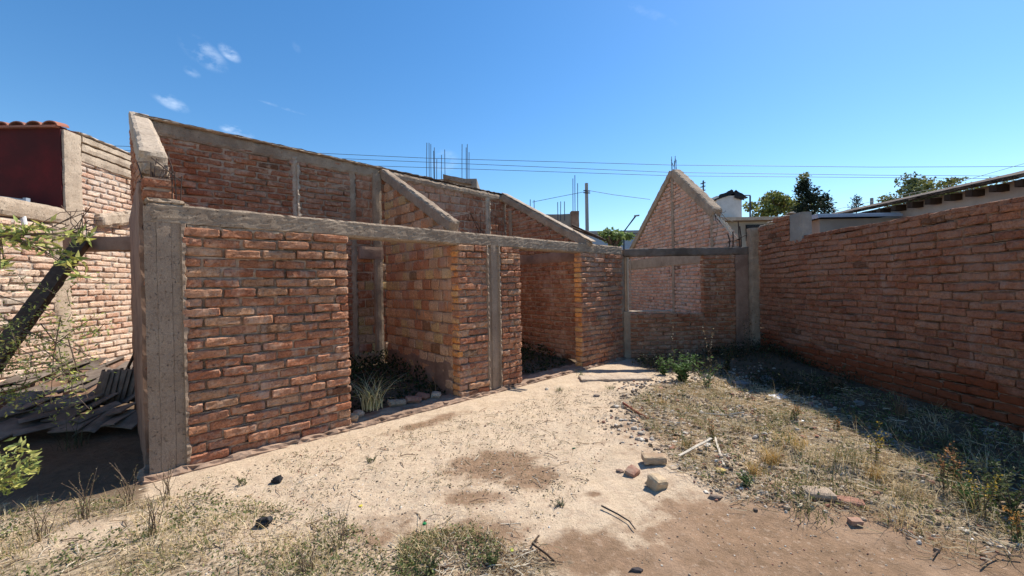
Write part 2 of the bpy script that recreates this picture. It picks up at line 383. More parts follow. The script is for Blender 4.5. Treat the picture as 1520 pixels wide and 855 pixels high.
def brick_run(mb, O, es, en, th, s0, s1, z0, top, ch=.0935, L=.285, jh=.022, holes=(), pal='common', lod=1, jag=.004, proud=.012, rec=.014,
              bottom=None, miss=0.0, jamb_l=None, jamb_r=None, wob=.006, slip=.0, mortar_mi=1, extra=None):
    """courses of single bricks over a mortar core. top: number or function of s"""
    O = np.array([O[0], O[1], 0.0]); P = PAL[pal]
    tf = top if callable(top) else (lambda s: top)
    smax = max(tf(s0+(s1-s0)*k/60) for k in range(61)); nr = int((smax-z0)/ch)+1
    ph = rnd.random()*10
    for r in range(nr):
        za = z0+r*ch; zm = za+ch*.55
        # intervals where this course exists
        ss = np.arange(s0, s1+.0001, .02); ok = []
        for s in ss:
            g = tf(s) >= za+ch*.8
            if bottom: g = g and bottom(s) <= za+ch*.3
            for (a0, a1, b0, b1) in holes:
                if a0 < s < a1 and b0 < zm < b1: g = False
            ok.append(g)
        iv = []; st = None
        for s, g in zip(ss, ok):
            if g and st is None: st = s
            if (not g) and st is not None: iv.append((st, s-.02)); st = None
        if st is not None: iv.append((st, s1))
        for (a0, a1) in iv:
            for (h0, h1, _, _) in holes:
                if abs(a0-h1) < .03: a0 = h1
                if abs(a1-h0) < .03: a1 = h0
            if a1-a0 < .05: continue
            # mortar core of this course
            nseg = max(2, int((a1-a0)/(.03 if lod < 1 else .05 if lod < 2 else .15))); V = []; f = []
            vd = 0
            for i in range(nseg+1):
                vd = rnd.uniform(.012, .035) if rnd.random() < .10 else (vd*.6 if vd > .006 else 0)
                s = a0+.008+(a1-a0-.016)*i/nseg
                for (n_, z_) in ((-rec, za-.004), (-rec, za+ch*.5), (-rec, za+ch-.001), (-th+rec, za+ch-.001), (-th+rec, za-.004)):
                    jn = (rnd.uniform(-1, 1)*.009-(.010 if z_ < za+.02 else 0)-vd) if n_ == -rec else 0
                    zw = wob*math.sin(s*2.1+ph+r*.35)+wob*.6*math.sin(s*5.3+r)
                    V.append(O+es*s+en*(n_+jn)+Z*(z_+zw))
            for i in range(nseg):
                for k in range(5):
                    q = (k+1) % 5; f.append((i*5+k, (i+1)*5+k, (i+1)*5+q, i*5+q))
            f.append((0, 1, 2, 3, 4)); f.append(tuple(nseg*5+k for k in (4, 3, 2, 1, 0)))
            mb.add(V, f, (.3, .3, .3), mortar_mi)
            s = a0; first = True
            off = (r % 2)*.5 + rnd.uniform(-.08, .08)
            while s < a1-.02:
                l = L*rnd.uniform(.9, 1.08)
                if first: l = L*(.5 if r % 2 else 1.0)*rnd.uniform(.85, 1.1)
                e = s+l
                if a1-e < L*.3: e = a1
                if e > a1: e = a1
                if e-s < .03: break
                zw = wob*math.sin((s+l/2)*2.1+ph+r*.35)+wob*.6*math.sin((s+l/2)*5.3+r)
                c = (np.array(P[rnd.randrange(len(P))])*.62+np.mean(np.array(P), 0)*.38)*rnd.uniform(.9, 1.1)
                if rnd.random() < .015: c = c*np.array([.5, .55, .55])
                last = e >= a1-1e-6
                if first and jamb_l is not None and any(abs(a0-h[1]) < .01 for h in jamb_l): c = np.array(PAL['orange'][rnd.randrange(4)])*rnd.uniform(.8, 1.1)
                if extra: c = extra(c, s, za)
                p = rnd.uniform(-.25, 1)*proud; jj = jh*rnd.uniform(.7, 1.3)
                es0 = s+(0 if first else jj/2)+(rnd.uniform(-.012, .008) if first else 0); es1 = e-(0 if last else jj/2)+(rnd.uniform(-.008, .012) if last else 0)
                hb = (ch-jh*rnd.uniform(.75, 1.2))
                if rnd.random() >= miss:
                    add_brick(mb, O, es, en, es0, es1, za+zw+jh*.3, za+zw+jh*.3+hb, p, -th-rnd.uniform(-.3, 1)*.006, c, lod, jag, rnd.uniform(-1, 1)*.02)
                s = e; first = False
def ragged(mb, O, es, en, s, z0, z1, n, wid=.05, dep=.02, seed=0, col=(.5,.5,.5), mi=0):
    """squeezed-out jagged mortar strip up a column edge"""
    nz_ = int((z1-z0)/.03); V = []; f = []
    for i in range(nz_+1):
        z = z0+(z1-z0)*i/nz_; a = wid*(.35+.9*abs(noise.noise(Vector((seed, z*9, .3))))+.5*rnd.random()*.6)
        b_ = dep*(.5+rnd.random()*.8)
        for q in ((s-a*.2, n-.02), (s+a*.1, n+b_), (s+a*.7, n+b_*.8), (s+a, n-.02)):
            V.append(np.array([O[0], O[1], 0])+es*(q[0])+en*q[1]+Z*(z+rnd.uniform(-.006, .006)))
    for i in range(nz_):
        for k in range(3): f.append((i*4+k, i*4+k+1, (i+1)*4+k+1, (i+1)*4+k))
    mb.add(V, f, col, mi)

# ------------------------------------------------------------------ frames
dA = U(47.5); nA = np.array([dA[1], -dA[0], 0]); dP = U(-42.5); nP = np.array([-dP[1], dP[0], 0])  # nP faces -dA
P0 = np.array([-2.93, 3.47, 0.0])
def S(s, t=0, z=0): return P0 + dA*s + dP*t + Z*z
T = 2.45; TW = .17

# ------------------------------------------------------------------ ground
def bumps(x, y):
    h = 0.035*noise.noise(Vector((x*.6, y*.6, 0))) + .016*noise.noise(Vector((x*2.3, y*2.3, 4))) + .010*noise.noise(Vector((x*7, y*7, 9)))
    return h
def loc_st(x, y):
    q = np.array([x, y, 0])-P0; return q@dA, q@dP
def sm(a, b, x):
    if a == b: return float(x >= a)
    k = min(1, max(0, (x-a)/(b-a))); return k*k*(3-2*k)
def gz(x, y, fine=True):
    s, t_ = loc_st(x, y)
    h = bumps(x, y) if max(abs(x), abs(y)) < 14 else 0
    # keep flush to the footing in front of wall
    near = sm(.5, 0.0, abs(t_))*sm(-.6, 0, s)*sm(7.6, 7, s); h *= (1-.8*near)
    if t_ > 0.1 and s > -.2: h += .10*sm(.15, .9, t_)+.10*sm(1, 2.3, t_)
    if s < -.3: h += .25*sm(-.4, -2.2, s)*sm(4.0, 5.6, y)                     # heap beside the left wall
    if x > 3 and y < 9: h += .10*sm(4.2, 5.0, x+.07*(8.3-y))*sm(9, 7, y)       # debris banked on the right wall
    if x > .6: lv = bl(lit, x, y); h += lv*(.05+.16*max(0, noise.noise(Vector((x*3.1, y*3.1, 6))))+.03*noise.noise(Vector((x*9, y*9, 2))))
    h += .22*math.exp(-((x-4.5)**2/.5+(y-7.4)**2/.5))+.12*math.exp(-((x-3.6)**2/.3+(y-7.75)**2/.12))
    return h
def axis(a, b, st, far=400, g=1.35):
    c = list(np.arange(a, b, st)); d = st; x = c[-1]; 
    while x < far: d *= g; x += d; c.append(x)
    d = st; x = a; lo = []
    while x > -far: d *= g; x -= d; lo.append(x)
    return lo[::-1]+c
xs = axis(-5.2, 5.6, .032); ys = axis(1.5, 8.6, .032)
blobs = []  # damp dirt: px x,y, radii m, rot
def blob(px, py, rx, ry, rot=0, w_=1.0): g = gnd(px, py); blobs.append((g[0], g[1], rx, ry, math.radians(rot), w_))
blob(735, 690, .38, .26, 10); blob(700, 742, .25, .10); blob(790, 705, .22, .2); blob(1160, 815, .62, .36, 0, 1.5); blob(1020, 850, .45, .22, 0, 1.1); blob(1300, 810, .7, .4, -30, 1.5)
blob(1060, 765, .35, .2, 0, 1.1); blob(885, 735, .06, .04, 0, .9); blob(640, 625, .55, .12, 45, .75); blob(690, 800, .35, .15); blob(870, 830, .3, .2); blob(560, 790, .2, .2, 0, .6); blob(960, 640, .5, .6, 0, .45); blob(1450, 800, .3, .5, 0, .8)
lit = []
def lblob(px, py, rx, ry, rot=0, w_=1.0): g = gnd(px, py); lit.append((g[0], g[1], rx, ry, math.radians(rot), w_))
lblob(1150, 640, .9, 1.0, 0, .8); lblob(1250, 700, .6, .6, 0, 1.0); lblob(1010, 600, 1.0, .8, 0, .75); lblob(1380, 740, .5, .6, 0, 1.0); lblob(700, 850, .5, .16, 0, 1.0); lblob(420, 850, .9, .22, 0, .7); lblob(150, 850, .8, .3, 0, .8); lblob(1050, 690, .45, .3, 0, .7); lblob(420, 760, .5, .4, 0, .35)
def bl(lst, x, y):
    v = 0
    for (cx, cy, rx, ry, a, w_) in lst:
        dx, dy = x-cx, y-cy; u = (dx*math.cos(a)+dy*math.sin(a))/rx; v_ = (-dx*math.sin(a)+dy*math.cos(a))/ry
        q = u*u+v_*v_
        if q < 4: v = max(v, w_*math.exp(-q*.7))
    return v
V = []; Cc = []
for y in ys:
    for x in xs:
        V.append((x, y, gz(x, y))); s, t_ = loc_st(x, y)
        shade_mask = 0  # shade of the walls and rooms, painted into the soil colour
        if t_ > .12 and -.1 < s < 7.2 and t_ < 3: shade_mask = .85
        if s < -.25 and x < -2.8: shade_mask = .85*sm(2.5, 3.2, y)
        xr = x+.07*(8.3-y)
        shade_mask = max(shade_mask, .92*sm(3.45, 4.1, xr+.25*noise.noise(Vector((x*2, y*2, 3))))) if y < 9 else shade_mask
        shade_mask = max(shade_mask, .92*sm(6.9, 7.4, y)*sm(2.2, 2.8, x))
        Cc.append((bl(blobs, x, y), bl(lit, x, y), shade_mask))
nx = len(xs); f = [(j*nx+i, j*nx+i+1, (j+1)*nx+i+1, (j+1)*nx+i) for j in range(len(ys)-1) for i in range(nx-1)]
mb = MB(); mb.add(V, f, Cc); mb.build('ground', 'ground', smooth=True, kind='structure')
def G(px, py, up=0.0):
    g = gnd(px, py, 0)
    for _ in range(4): g = gnd(px, py, gz(g[0], g[1]))
    g[2] = gz(g[0], g[1])+up; return g

# ------------------------------------------------------------------ the roofless house
house = thing('roofless_house', S(0, 0, 0), 'roofless unfinished brick house with concrete ring beam and two doorless openings', 'house')
# front wall
mb = MB()
HB = 2.17
o1 = (1.46, 2.97, -1, 9); o2 = (4.15, 5.74, -1, 9)
brick_run(mb, P0, dA, nA, TW, 0.03, 1.46, .035, HB, lod=0, jag=.007, proud=.025, rec=.015, pal='common', wob=.009, jh=.019); mb.build('wall_panel', ['brick', 'mortar'], house); mb = MB()
brick_run(mb, P0, dA, nA, TW, 2.97, 3.47, .035, HB, lod=0, jag=.009, proud=.028, rec=.012, wob=.010, jh=.018); mb.build('wall_panel', ['brick', 'mortar'], house); mb = MB()
brick_run(mb, P0, dA, nA, TW, 3.75, 4.15, .035, HB, lod=0, jag=.009, proud=.028, rec=.012, wob=.010, jh=.018); mb.build('wall_panel', ['brick', 'mortar'], house); mb = MB()
brick_run(mb, P0, dA, nA, TW, 5.74, 7.12, .035, HB, lod=1, jag=.008, proud=.022, rec=.012, wob=.009, jh=.018); mb.build('wall_panel', ['brick', 'mortar'], house)
fw = house
for s_ in (2.97, 5.74):
    mb = MB()                      # toothed jamb bricks, fresh orange clay ends, brightened to paint in bounced light
    for r in range(22):
        z_ = .04+r*.0935+.006*math.sin(r); c = np.array(PAL['orange'][rnd.randrange(4)])*rnd.uniform(.75, 1.05)
        add_brick(mb, S(s_), -nA, -dA, .012+rnd.uniform(-.01, .006), TW-.005+rnd.uniform(0, .01), z_, z_+.074, rnd.uniform(.0, .022) , -.06, c, 1, .004, 0)
    mb.build('door_jamb', ['brick'], fw, label='toothed door jamb with fresh orange brick ends')
mb = MB()
for (a0, a1, o_) in ((-.22, -.142, .252), (-.142, -.046, .2545), (-.046, .035, .251)): prism(mb, S(a0, .25, -.1), dA*(a1-a0), -dP*o_, Z*2.42, res=.035, amp=.004, freq=4, chip=.0012, amp2=.0015, freq2=40)
ragged(mb, P0, dA, nA, .02, .03, 2.19, .004, .05, .02, 3)
mb.build('corner_column', 'column', fw)
mb = MB(); prism(mb, S(3.47, .2, -.1), dA*.28, -dP*.195, Z*2.28, res=.04, amp=.006, freq=6, chip=.02, amp2=.003)
prism(mb, S(3.55, .19, 0), dA*.10, -dP*.2, Z*2.2, res=.05, amp=.003, freq=4, chip=.004)
ragged(mb, P0, dA, nA, 3.47, .03, 2.19, .0, .05, .03, 5); ragged(mb, P0, dA, nA, 3.70, .03, 2.19, .0, .06, .03, 6)
mb.build('column', 'column', fw)
mb = MB(); prism(mb, S(7.08, .2, -.1), dA*.16, -dP*.2, Z*2.28, res=.05, amp=.006, freq=6, chip=.012)
mb.build('column', 'concrete', fw)
mb = MB(); prism(mb, S(-.20, TW+.03, HB-.0), dA*7.35, -dP*(TW+.036), Z*.185, res=.02, amp=.006, freq=5, chip=.02, amp2=.006, freq2=42)
prism(mb, S(-.215, TW+.05, HB+.16), dA*.30, -dP*(TW+.05), Z*.07, res=.03, amp=.012, freq=9, chip=.03, amp2=.006)
prism(mb, S(.05, TW+.0, HB-.035), dA*1.44, -dP*(TW+.0), Z*.06, res=.02, amp=.010, freq=13, chip=.02, amp2=.010, freq2=45)
mb.build('ring_beam', 'concrete', fw)
mb = MB(); prism(mb, S(-.3, .3, -.25), dA*7.5, -dP*.375, Z*.295, res=.03, amp=.018, freq=7, chip=.035, amp2=.016, freq2=24)
mb.build('footing', 'foot', fw)

# end wall
dE = U(-45.3); nE = np.array([-dE[1], dE[0], 0]); OE = S(-.22, 0.02)
zE = lambda t: 2.87+.478*(t-.35)
mb = MB(); brick_run(mb, OE+dE*.0, dE, nE, .2, .25, 2.85, .03, lambda t: (2.62 if t < .5 else zE(t)-.22), lod=2, pal='rear')
brick_run(mb, OE, dE, nE, .2, .05, .25, 2.4, 2.62, L=.2, lod=1, pal='rear')
ew = mb.build('end_wall', ['brick', 'mortar'], house)
mb = MB(); prism(mb, OE+dE*.24-nE*.02, dE*2.5, nE*.045, Z*2.6, res=.06, amp=.008, freq=6, chip=.012, amp2=.004); mb.build('plaster_coat', 'plaster', ew)
mb = MB(); bar(mb, OE-nE*.1+dE*.42+Z*zE(.42), OE-nE*.1+dE*2.72+Z*zE(2.72), .205, .24, res=.04, amp=.008, freq=6, chip=.018, amp2=.005, freq2=28)
mb.build('sloping_beam', 'concrete_pale', ew)
mb = MB(); prism(mb, OE-nE*.19+dE*.24+Z*2.63, dE*.22, nE*.18, Z*.14, res=.025, amp=.03, freq=9, chip=.04, amp2=.014); mb.build('broken_beam_end', 'concrete', ew)
mb = MB()
c0 = OE-nE*.1+dE*.2
for k in range(9):
    a = rnd.uniform(-.08, .13); b0 = c0+nE*(-a)+dE*rnd.uniform(-.15, .2)+Z*rnd.uniform(2.62, 2.85)
    tube(mb, [b0, b0+np.array([rnd.uniform(-.06, .08), rnd.uniform(-.1, .02), rnd.uniform(-.22, -.02)]), b0+np.array([rnd.uniform(-.08, .1), rnd.uniform(-.16, .0), rnd.uniform(-.30, -.15)])], .005, 5)
for dx in (0, .03, .055):
    b0 = S(-.03+dx, .06, 2.35); tube(mb, [b0, b0+Z*rnd.uniform(.22, .34)+dA*rnd.uniform(-.02, .02)], .005, 5)
b0 = S(-.02, .1, 2.58); tube(mb, [b0-dA*.14+Z*.18, b0+dA*.06], .006, 5); tube(mb, [b0-dA*.12+Z*.02, b0+dA*.09+Z*.03], .004, 5)
for k in range(3):
    z_ = 2.5+k*.07; tube(mb, [S(-.14, .02, z_), S(-.02, .03, z_+.01), S(0.0, .16, z_+.03)], .004, 5)
mb.build('rebar_cage', 'steel', ew)
mb = MB(); pL = at(93, 352, 5.05); pR = at(206, 350, 5.05); bar(mb, (pL[0], 5.12, pL[2]), (pR[0]+.12, 5.12, pR[2]), .16, .185, res=.05, amp=.006, freq=6, chip=.01)
mb.build('tie_beam', 'plaster', ew, label='horizontal concrete beam reaching from the house to the left boundary wall')

# rear wall
zR = lambda s: 3.84-.022*s
OR = S(0, T)
mb = MB(); brick_run(mb, OR, dA, nA, TW, -.1, 2.42, .1, lambda s: zR(s)-.02, lod=1, jag=.007, proud=.024, rec=.006, wob=.012, pal='rear')
brick_run(mb, OR, dA, nA, TW, 2.52, 6.15, .1, lambda s: zR(s)-.03, ch=.162, L=.25, jh=.018, lod=1, jag=.004, proud=.008, pal='rear', rec=.01,
          extra=lambda c, s, z: (np.array(PAL['block'][rnd.randrange(7)])*rnd.uniform(.45, .95) if z < 2.1 else c))
rw = mb.build('rear_wall', ['brick', 'mortar'], house)
for (a0, a1, mt, out_) in ((.70, .76, 'concrete_pale', .004), (1.50, 1.60, 'concrete_pale', .03), (2.40, 2.53, 'concrete', .012), (5.44, 5.56, 'concrete_pale', .03), (5.98, 6.12, 'concrete', .012)):
    mb = MB(); prism(mb, S(a0, T+.1, 0), dA*(a1-a0), -dP*(.1+out_), Z*(zR(a0)-.1), res=.04, amp=.010, freq=7, chip=.02, amp2=.006)
    if out_ > .02: ragged(mb, OR, dA, nA, a1-.03, 2.3, zR(a1)-.2, .02, .07, .03, a0)
    mb.build('column', mt, rw)
mb = MB(); prism(mb, S(2.97-.16, T+.1, 0), dA*.16, -dP*.16, Z*(zR(2.9)-.1), res=.05, amp=.005, freq=6, chip=.01); mb.build('column', 'concrete', rw)
mb = MB(); bar(mb, S(-.3, T+.08, zR(-.3)), S(2.97, T+.08, zR(2.97)), .20, .2, side=nA, res=.05, amp=.008, freq=6, chip=.018, amp2=.005)
bar(mb, S(2.97, T+.08, zR(2.97)), S(6.15, T+.08, zR(6.1)), .22, .17, side=nA, res=.05, amp=.012, freq=6, chip=.03, amp2=.008)
mb.build('top_beam', 'concrete', rw)
mb = MB(); bar(mb, S(-.3, T+.06, zR(-.3)+.02), S(3.0, T+.06, zR(3)+.02), .27, .026, side=nA, res=.05, amp=.008, freq=9, chip=.02, amp2=.006)
mb.build('coping', 'concrete_pale', rw)
mb = MB(); bar(mb, S(-.3, T+.09, zR(-.3)+.055), S(6.1, T+.09, zR(6.1)+.045), .22, .032, side=nA, res=.05, amp=.012, freq=9, chip=.03, amp2=.01)
mb.build('roofing_felt', 'concrete_dark', rw)
mb = MB(); prism(mb, S(2.53, T+.05, 2.10), dA*.45, -dP*.12, Z*.23, res=.05, amp=.004, freq=6, chip=.01); mb.build('tie_beam', 'plaster', rw)

# partitions
def partition(s, z0t, slope, t0, t1, bh, mt, pal, ch, L):
    zf = lambda t: z0t+slope*t
    O = S(s); mb = MB()
    brick_run(mb, O, dP, nP, .15, .175, T-.16, .10, lambda t: max(2.17, zf(t)-bh) if t < .15 else zf(t)-bh+.02, ch=ch, L=L, jh=.016, pal=pal, lod=1, jag=.004, proud=.006, rec=.008, wob=.004)
    p = mb.build('partition_wall', [mt, 'mortar'], house)
    mb = MB(); bar(mb, O-nP*.08+dP*t0+Z*zf(t0), O-nP*.08+dP*t1+Z*zf(t1), .165, bh, side=nP, res=.03, amp=.010, freq=7, chip=.022, amp2=.007, freq2=35)
    mb.build('sloping_beam', 'concrete', p)
    return p, zf, O
p1, zf1, O1 = partition(2.97, 2.44, .555, .14, T-.02, .19, 'block', 'block', .160, .25)
mb = MB(); prism(mb, S(2.966, .18, -.1), dP*(T-.34), dA*.05, Z*.62, res=.05, amp=.01, freq=5, chip=.02, amp2=.004); mb.build('plaster_base', 'plaster', p1)
mb = MB()
for k in range(5):
    b0 = S(3.2+k*.35, .5+.1*k, 3.2-.1*k); 
    tube(mb, [S(3.0, .3, 2.62-.03*k), S(4.0, 1.1, 2.9-.02*k), S(5.35, T-.1, 2.45+.25*k)], .006, 5) if k < 2 else None
for k in range(2): tube(mb, [S(5.2+.45*k, T-.12, 2.4), S(5.2+.45*k, T-.12, 3.2)], .008, 5)
mb.build('bent_rod', 'steel', p1)
p2, zf2, O2 = partition(5.92, 2.42, .542, -.05, T-.02, .17, 'brick', 'rear', .0935, .27)
mb = MB(); prism(mb, S(5.905, T-.25, 0), dP*-.12, dA*.08, Z*3.3, res=.05, amp=.004, freq=6, chip=.01); mb.build('column', 'concrete', p2)
mb = MB(); prism(mb, S(5.90, .18, 2.03), dP*(T-.4), dA*.08, Z*.2, res=.06, amp=.006, freq=5, chip=.012); mb.build('tie_beam', 'plaster', p2)
mb = MB(); bar(mb, O2-nP*.1-dP*.1+Z*(zf2(-.1)+.03), O2-nP*.1+dP*(T)+Z*(zf2(T)+.03), .2, .025, side=nP, res=.05, amp=.008, freq=9, chip=.02); mb.build('coping', 'concrete_pale', p2)
for k in range(2):
    mb = MB(); b0 = O2-nP*.05+Z*0; bar(mb, b0-dP*.38+Z*(2.40+.02*k)-dA*.08*k, b0+dP*.35+Z*(2.70+.06*k)-dA*.04*k, .05, .04, res=.05, amp=.004, chip=.006); mb.build('loose_rafter', 'wood', p2)

# ------------------------------------------------------------------ gabled wing
WY = 8.28; X1 = np.array([1.0, 0, 0]); Y1 = np.array([0, 1.0, 0])
wing = thing('gabled_wing', (3.6, WY, 0), 'roofless gabled brick wing with a wide unglazed window opening and peaked end wall', 'building')
OW = np.array([0, WY, 0])
mb = MB(); brick_run(mb, OW, X1, -Y1, .15, 2.47, 4.69, .0, 2.14, holes=[(2.0, 4.03, .98, 3)], lod=1, jag=.006, proud=.018, rec=.02, wob=.006, pal='rear')
ww = mb.build('window_wall', ['brick', 'mortar'], wing)
mb = MB(); prism(mb, (2.335, WY+.16, -.1), X1*.15, -Y1*.175, Z*1.1, res=.05, amp=.005, chip=.01); mb.build('column', 'concrete', ww)
mb = MB(); prism(mb, (2.42, WY+.16, .985), X1*.05, -Y1*.16, Z*1.15, res=.05, amp=.004, chip=.01); prism(mb, (2.485, WY+.0, .99), X1*.012, -Y1*.01, Z*1.10, res=.1, amp=.002, chip=.002); mb.build('window_jamb', 'concrete_pale', ww)
mb = MB(); prism(mb, (2.42, WY+.17, .975), X1*.98, -Y1*.20, Z*.028, res=.04, amp=.005, freq=8, chip=.008); mb.build('sill', 'concrete_pale', ww)
mb = MB(); prism(mb, (4.69, WY+.16, -.1), X1*.28, -Y1*.18, Z*2.25, res=.05, amp=.006, chip=.012); mb.build('column', 'plaster', ww)
mb = MB(); prism(mb, (2.36, WY+.16, 2.145), X1*2.62, -Y1*.175, Z*.165, res=.035, amp=.006, chip=.012, amp2=.004); mb.build('lintel_beam', 'concrete_dark', ww)
mb = MB()
for (x_, h) in ((4.83, .55), (4.86, .45), (4.60, .30), (4.68, .34)): tube(mb, [(x_, WY+.05, 2.28), (x_+rnd.uniform(-.02, .02), WY+.05, 2.31+h*.5), (x_+rnd.uniform(-.03, .03), WY+.06, 2.3+h)], .013, 5)
for (x_, h) in ((4.56, .12), (4.72, .22)): tube(mb, [(x_, WY+.03, 2.38+h*.3), (x_+.28, WY+.06, 2.36+h)], .010, 5)
mb.build('rebar', 'steel', ww)
G0 = np.array([4.75, 8.5, 0]); dG = U(-6.82); nG = np.array([-dG[1], dG[0], 0])
def zG(t): return 2.50+.0*(t) + (t+.1)*.92 if t < .56 else (3.24+(t-.56)*.79 if t < 2.38 else 4.70-(t-2.45)*.695)
mb = MB(); brick_run(mb, G0, dG, nG, .16, -.1, 6.1, .0, lambda t: zG(t)-(.0 if t < .56 else .2), ch=.097, L=.27, lod=2, jag=.004, proud=.014, rec=.02, pal='gable', wob=.008)
gw = mb.build('gable_wall', ['brick_left', 'mortar_light'], wing)
mb = MB(); bar(mb, G0-nG*.09+dG*.54+Z*3.25, G0-nG*.09+dG*2.34+Z*4.70, .25, .24, side=nG, res=.05, amp=.010, freq=6, chip=.02, amp2=.006); mb.build('sloping_beam', 'concrete', gw)
mb = MB(); bar(mb, G0-nG*.08+dG*2.52+Z*4.70, G0-nG*.08+dG*6.2+Z*(4.70-3.68*.695), .21, .19, side=nG, res=.06, amp=.006, freq=6, chip=.01); mb.build('sloping_beam', 'concrete', gw)
for (a0, a1) in ((2.34, 2.47), (.62, .72)):
    mb = MB(); prism(mb, G0+dG*a0-nG*.1, dG*(a1-a0), nG*.113, Z*(zG(a0)-.15), res=.06, amp=.004, chip=.006); mb.build('column', 'concrete', gw)
mb = MB(); prism(mb, G0+dG*(-.05)-nG*.1+Z*2.05, dG*6.1, nG*.12, Z*.30, res=.06, amp=.004, chip=.006); mb.build('tie_beam', 'concrete', gw)
mb = MB()
for k in range(6):
    b0 = G0+dG*(2.35+.035*k)-nG*(.03+.10*(k % 2))+Z*4.6; tube(mb, [b0, b0+Z*rnd.uniform(.28, .48)+dG*rnd.uniform(-.08, .08)], .007, 5)
b0 = G0+dG*2.42+Z*4.85; tube(mb, [b0-dG*.1-Z*.1, b0+dG*.02+Z*.12], .006, 5)
mb.build('rebar', 'steel', gw)
mb = MB()
for k in range(5):
    p = at(1062+4*k, 318+3*k, 8.75-.06*k); q = at(1082+3.4*k, 340+5*k+rnd.uniform(-6, 6), 8.38); tube(mb, [p, (p+q)/2+np.array([0, 0, -.02]), q], .009, 5)
mb.build('hanging_lath', 'wood_pale', gw)
mb = MB()
for k in range(12):
    p = at(1060+rnd.uniform(0, 10), 312+rnd.uniform(0, 16), 8.85); q = p+np.array([rnd.uniform(-.02, .2), rnd.uniform(-.25, 0), rnd.uniform(-.3, .02)]); tube(mb, [p, (p+q)/2+R.uniform(-.04, .04, 3), q], .006, 4)
mb.build('bent_rebar', 'steel', gw)

# ------------------------------------------------------------------ right boundary wall
C0 = np.array([5.15, 8.3, 0]); eR = np.array([-.0682, -.9977, 0]); nR = np.array([-.9977, .0682, 0])
rwall = thing('boundary_wall', C0+eR*3.5, 'long rust red brick boundary wall standing in its own shade on the right of the yard', 'wall')
def zRW(s):
    if s < 1.10: return 2.70+.12*math.floor(s/.3)/3.6
    if s < 1.47: return 2.78
    return 2.31
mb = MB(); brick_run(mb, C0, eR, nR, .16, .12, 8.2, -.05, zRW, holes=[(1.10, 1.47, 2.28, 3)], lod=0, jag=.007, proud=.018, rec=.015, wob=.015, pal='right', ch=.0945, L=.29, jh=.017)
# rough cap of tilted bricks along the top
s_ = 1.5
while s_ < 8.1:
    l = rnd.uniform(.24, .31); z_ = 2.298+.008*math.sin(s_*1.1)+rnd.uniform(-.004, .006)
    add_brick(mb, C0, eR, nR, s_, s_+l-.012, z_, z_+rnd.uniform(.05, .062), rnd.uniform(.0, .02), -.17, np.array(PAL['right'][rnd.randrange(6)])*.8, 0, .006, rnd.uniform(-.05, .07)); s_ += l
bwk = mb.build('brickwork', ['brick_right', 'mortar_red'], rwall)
mb = MB(); prism(mb, C0+eR*1.12-nR*.17+Z*2.26, eR*.34, nR*.18, Z*.52, res=.05, amp=.005, chip=.01); mb.build('pier', 'grey_render', rwall)
mb = MB(); prism(mb, (4.975, 8.36, -.1), X1*.2, -Y1*.17, Z*2.8, res=.05, amp=.007, chip=.014); mb.build('column', 'concrete', rwall)
mb = MB()
for k in range(7):
    p = C0+eR*(.1+k*.15)-nR*.08+Z*(zRW(.1+k*.15)+.0); prism(mb, p-nR*.05, eR*.16+nR*rnd.uniform(-.03, .03), nR*.14, Z*.03, res=.03, amp=.012, chip=.02, freq=15)
mb.build('loose_mortar', 'mortar_light', rwall)

# ------------------------------------------------------------------ left boundary wall + neighbour house
dL = np.array([-.102, .9948, 0]); nL = np.array([.9948, .102, 0]); L0 = np.array([-6.42, 4.5, 0])
lw = thing('boundary_wall', L0+dL*1.5, 'sunlit pale brick boundary wall with concrete column behind the left shrub', 'wall')
mb = MB(); brick_run(mb, L0, dL, nL, .18, -2.2, 1.15, .42, 2.60, lod=1, pal='left', jag=.005, proud=.012, rec=.010, wob=.008)
brick_run(mb, L0, dL, nL, .18, 1.36, 7.5, .42, 2.95, lod=1, pal='left', jag=.005, proud=.012, rec=.010, wob=.008)
b_ = mb.build('brickwork', ['brick_left', 'mortar_light'], lw)
mb = MB(); prism(mb, L0+dL*1.12-nL*.16, dL*.26, nL*.178, Z*2.60, res=.05, amp=.008, chip=.018, amp2=.004); mb.build('column', 'concrete_pale', lw)
mb = MB(); prism(mb, L0-dL*2.2-nL*.18+Z*2.60, dL*3.58, nL*.20, Z*.24, res=.05, amp=.008, chip=.018, amp2=.004); mb.build('cap_beam', 'concrete_pale', lw)
mb = MB(); prism(mb, L0-dL*2.2-nL*.16, dL*9.7, nL*.20, Z*.42, res=.06, amp=.014, chip=.02, amp2=.006); mb.build('plinth', 'plaster', lw)
# diagonal board-marked beams on this wall
mb = MB(); pA = L0+dL*1.75+nL*.02+Z*2.83; pB = L0+dL*3.3+nL*.02+Z*3.25; bar(mb, pA, pB, .16, .22, side=nL, res=.04, amp=.012, chip=.03, amp2=.008); mb.build('sloping_beam', 'concrete_pale', lw)
nh = thing('neighbour_house', L0+dL*1.3, 'neighbouring house with dark red end wall and terracotta tile edge above the left boundary wall', 'house')
ZN = 4.02
cN = L0+dL*1.30
mb = MB(); prism(mb, cN-X1*6-Y1*.014+Z*2.4, X1*5.99, Y1*.2, Z*(ZN-2.4), res=.4, amp=.002, chip=.0); mb.build('red_wall', 'red_paint', nh)
mb = MB(); brick_run(mb, cN-nL*.02, dL, nL, .16, .27, 4.6, 2.86, 3.66, ch=.088, L=.24, lod=1, pal='left', jag=.005, proud=.010, rec=.010, wob=.004)
sw = mb.build('side_wall', ['brick_left', 'mortar_light'], nh)
mb = MB(); prism(mb, cN-nL*.16+Z*2.5, dL*.27, nL*.185, Z*(ZN-2.52), res=.05, amp=.006, chip=.012); mb.build('column', 'concrete_pale', sw)
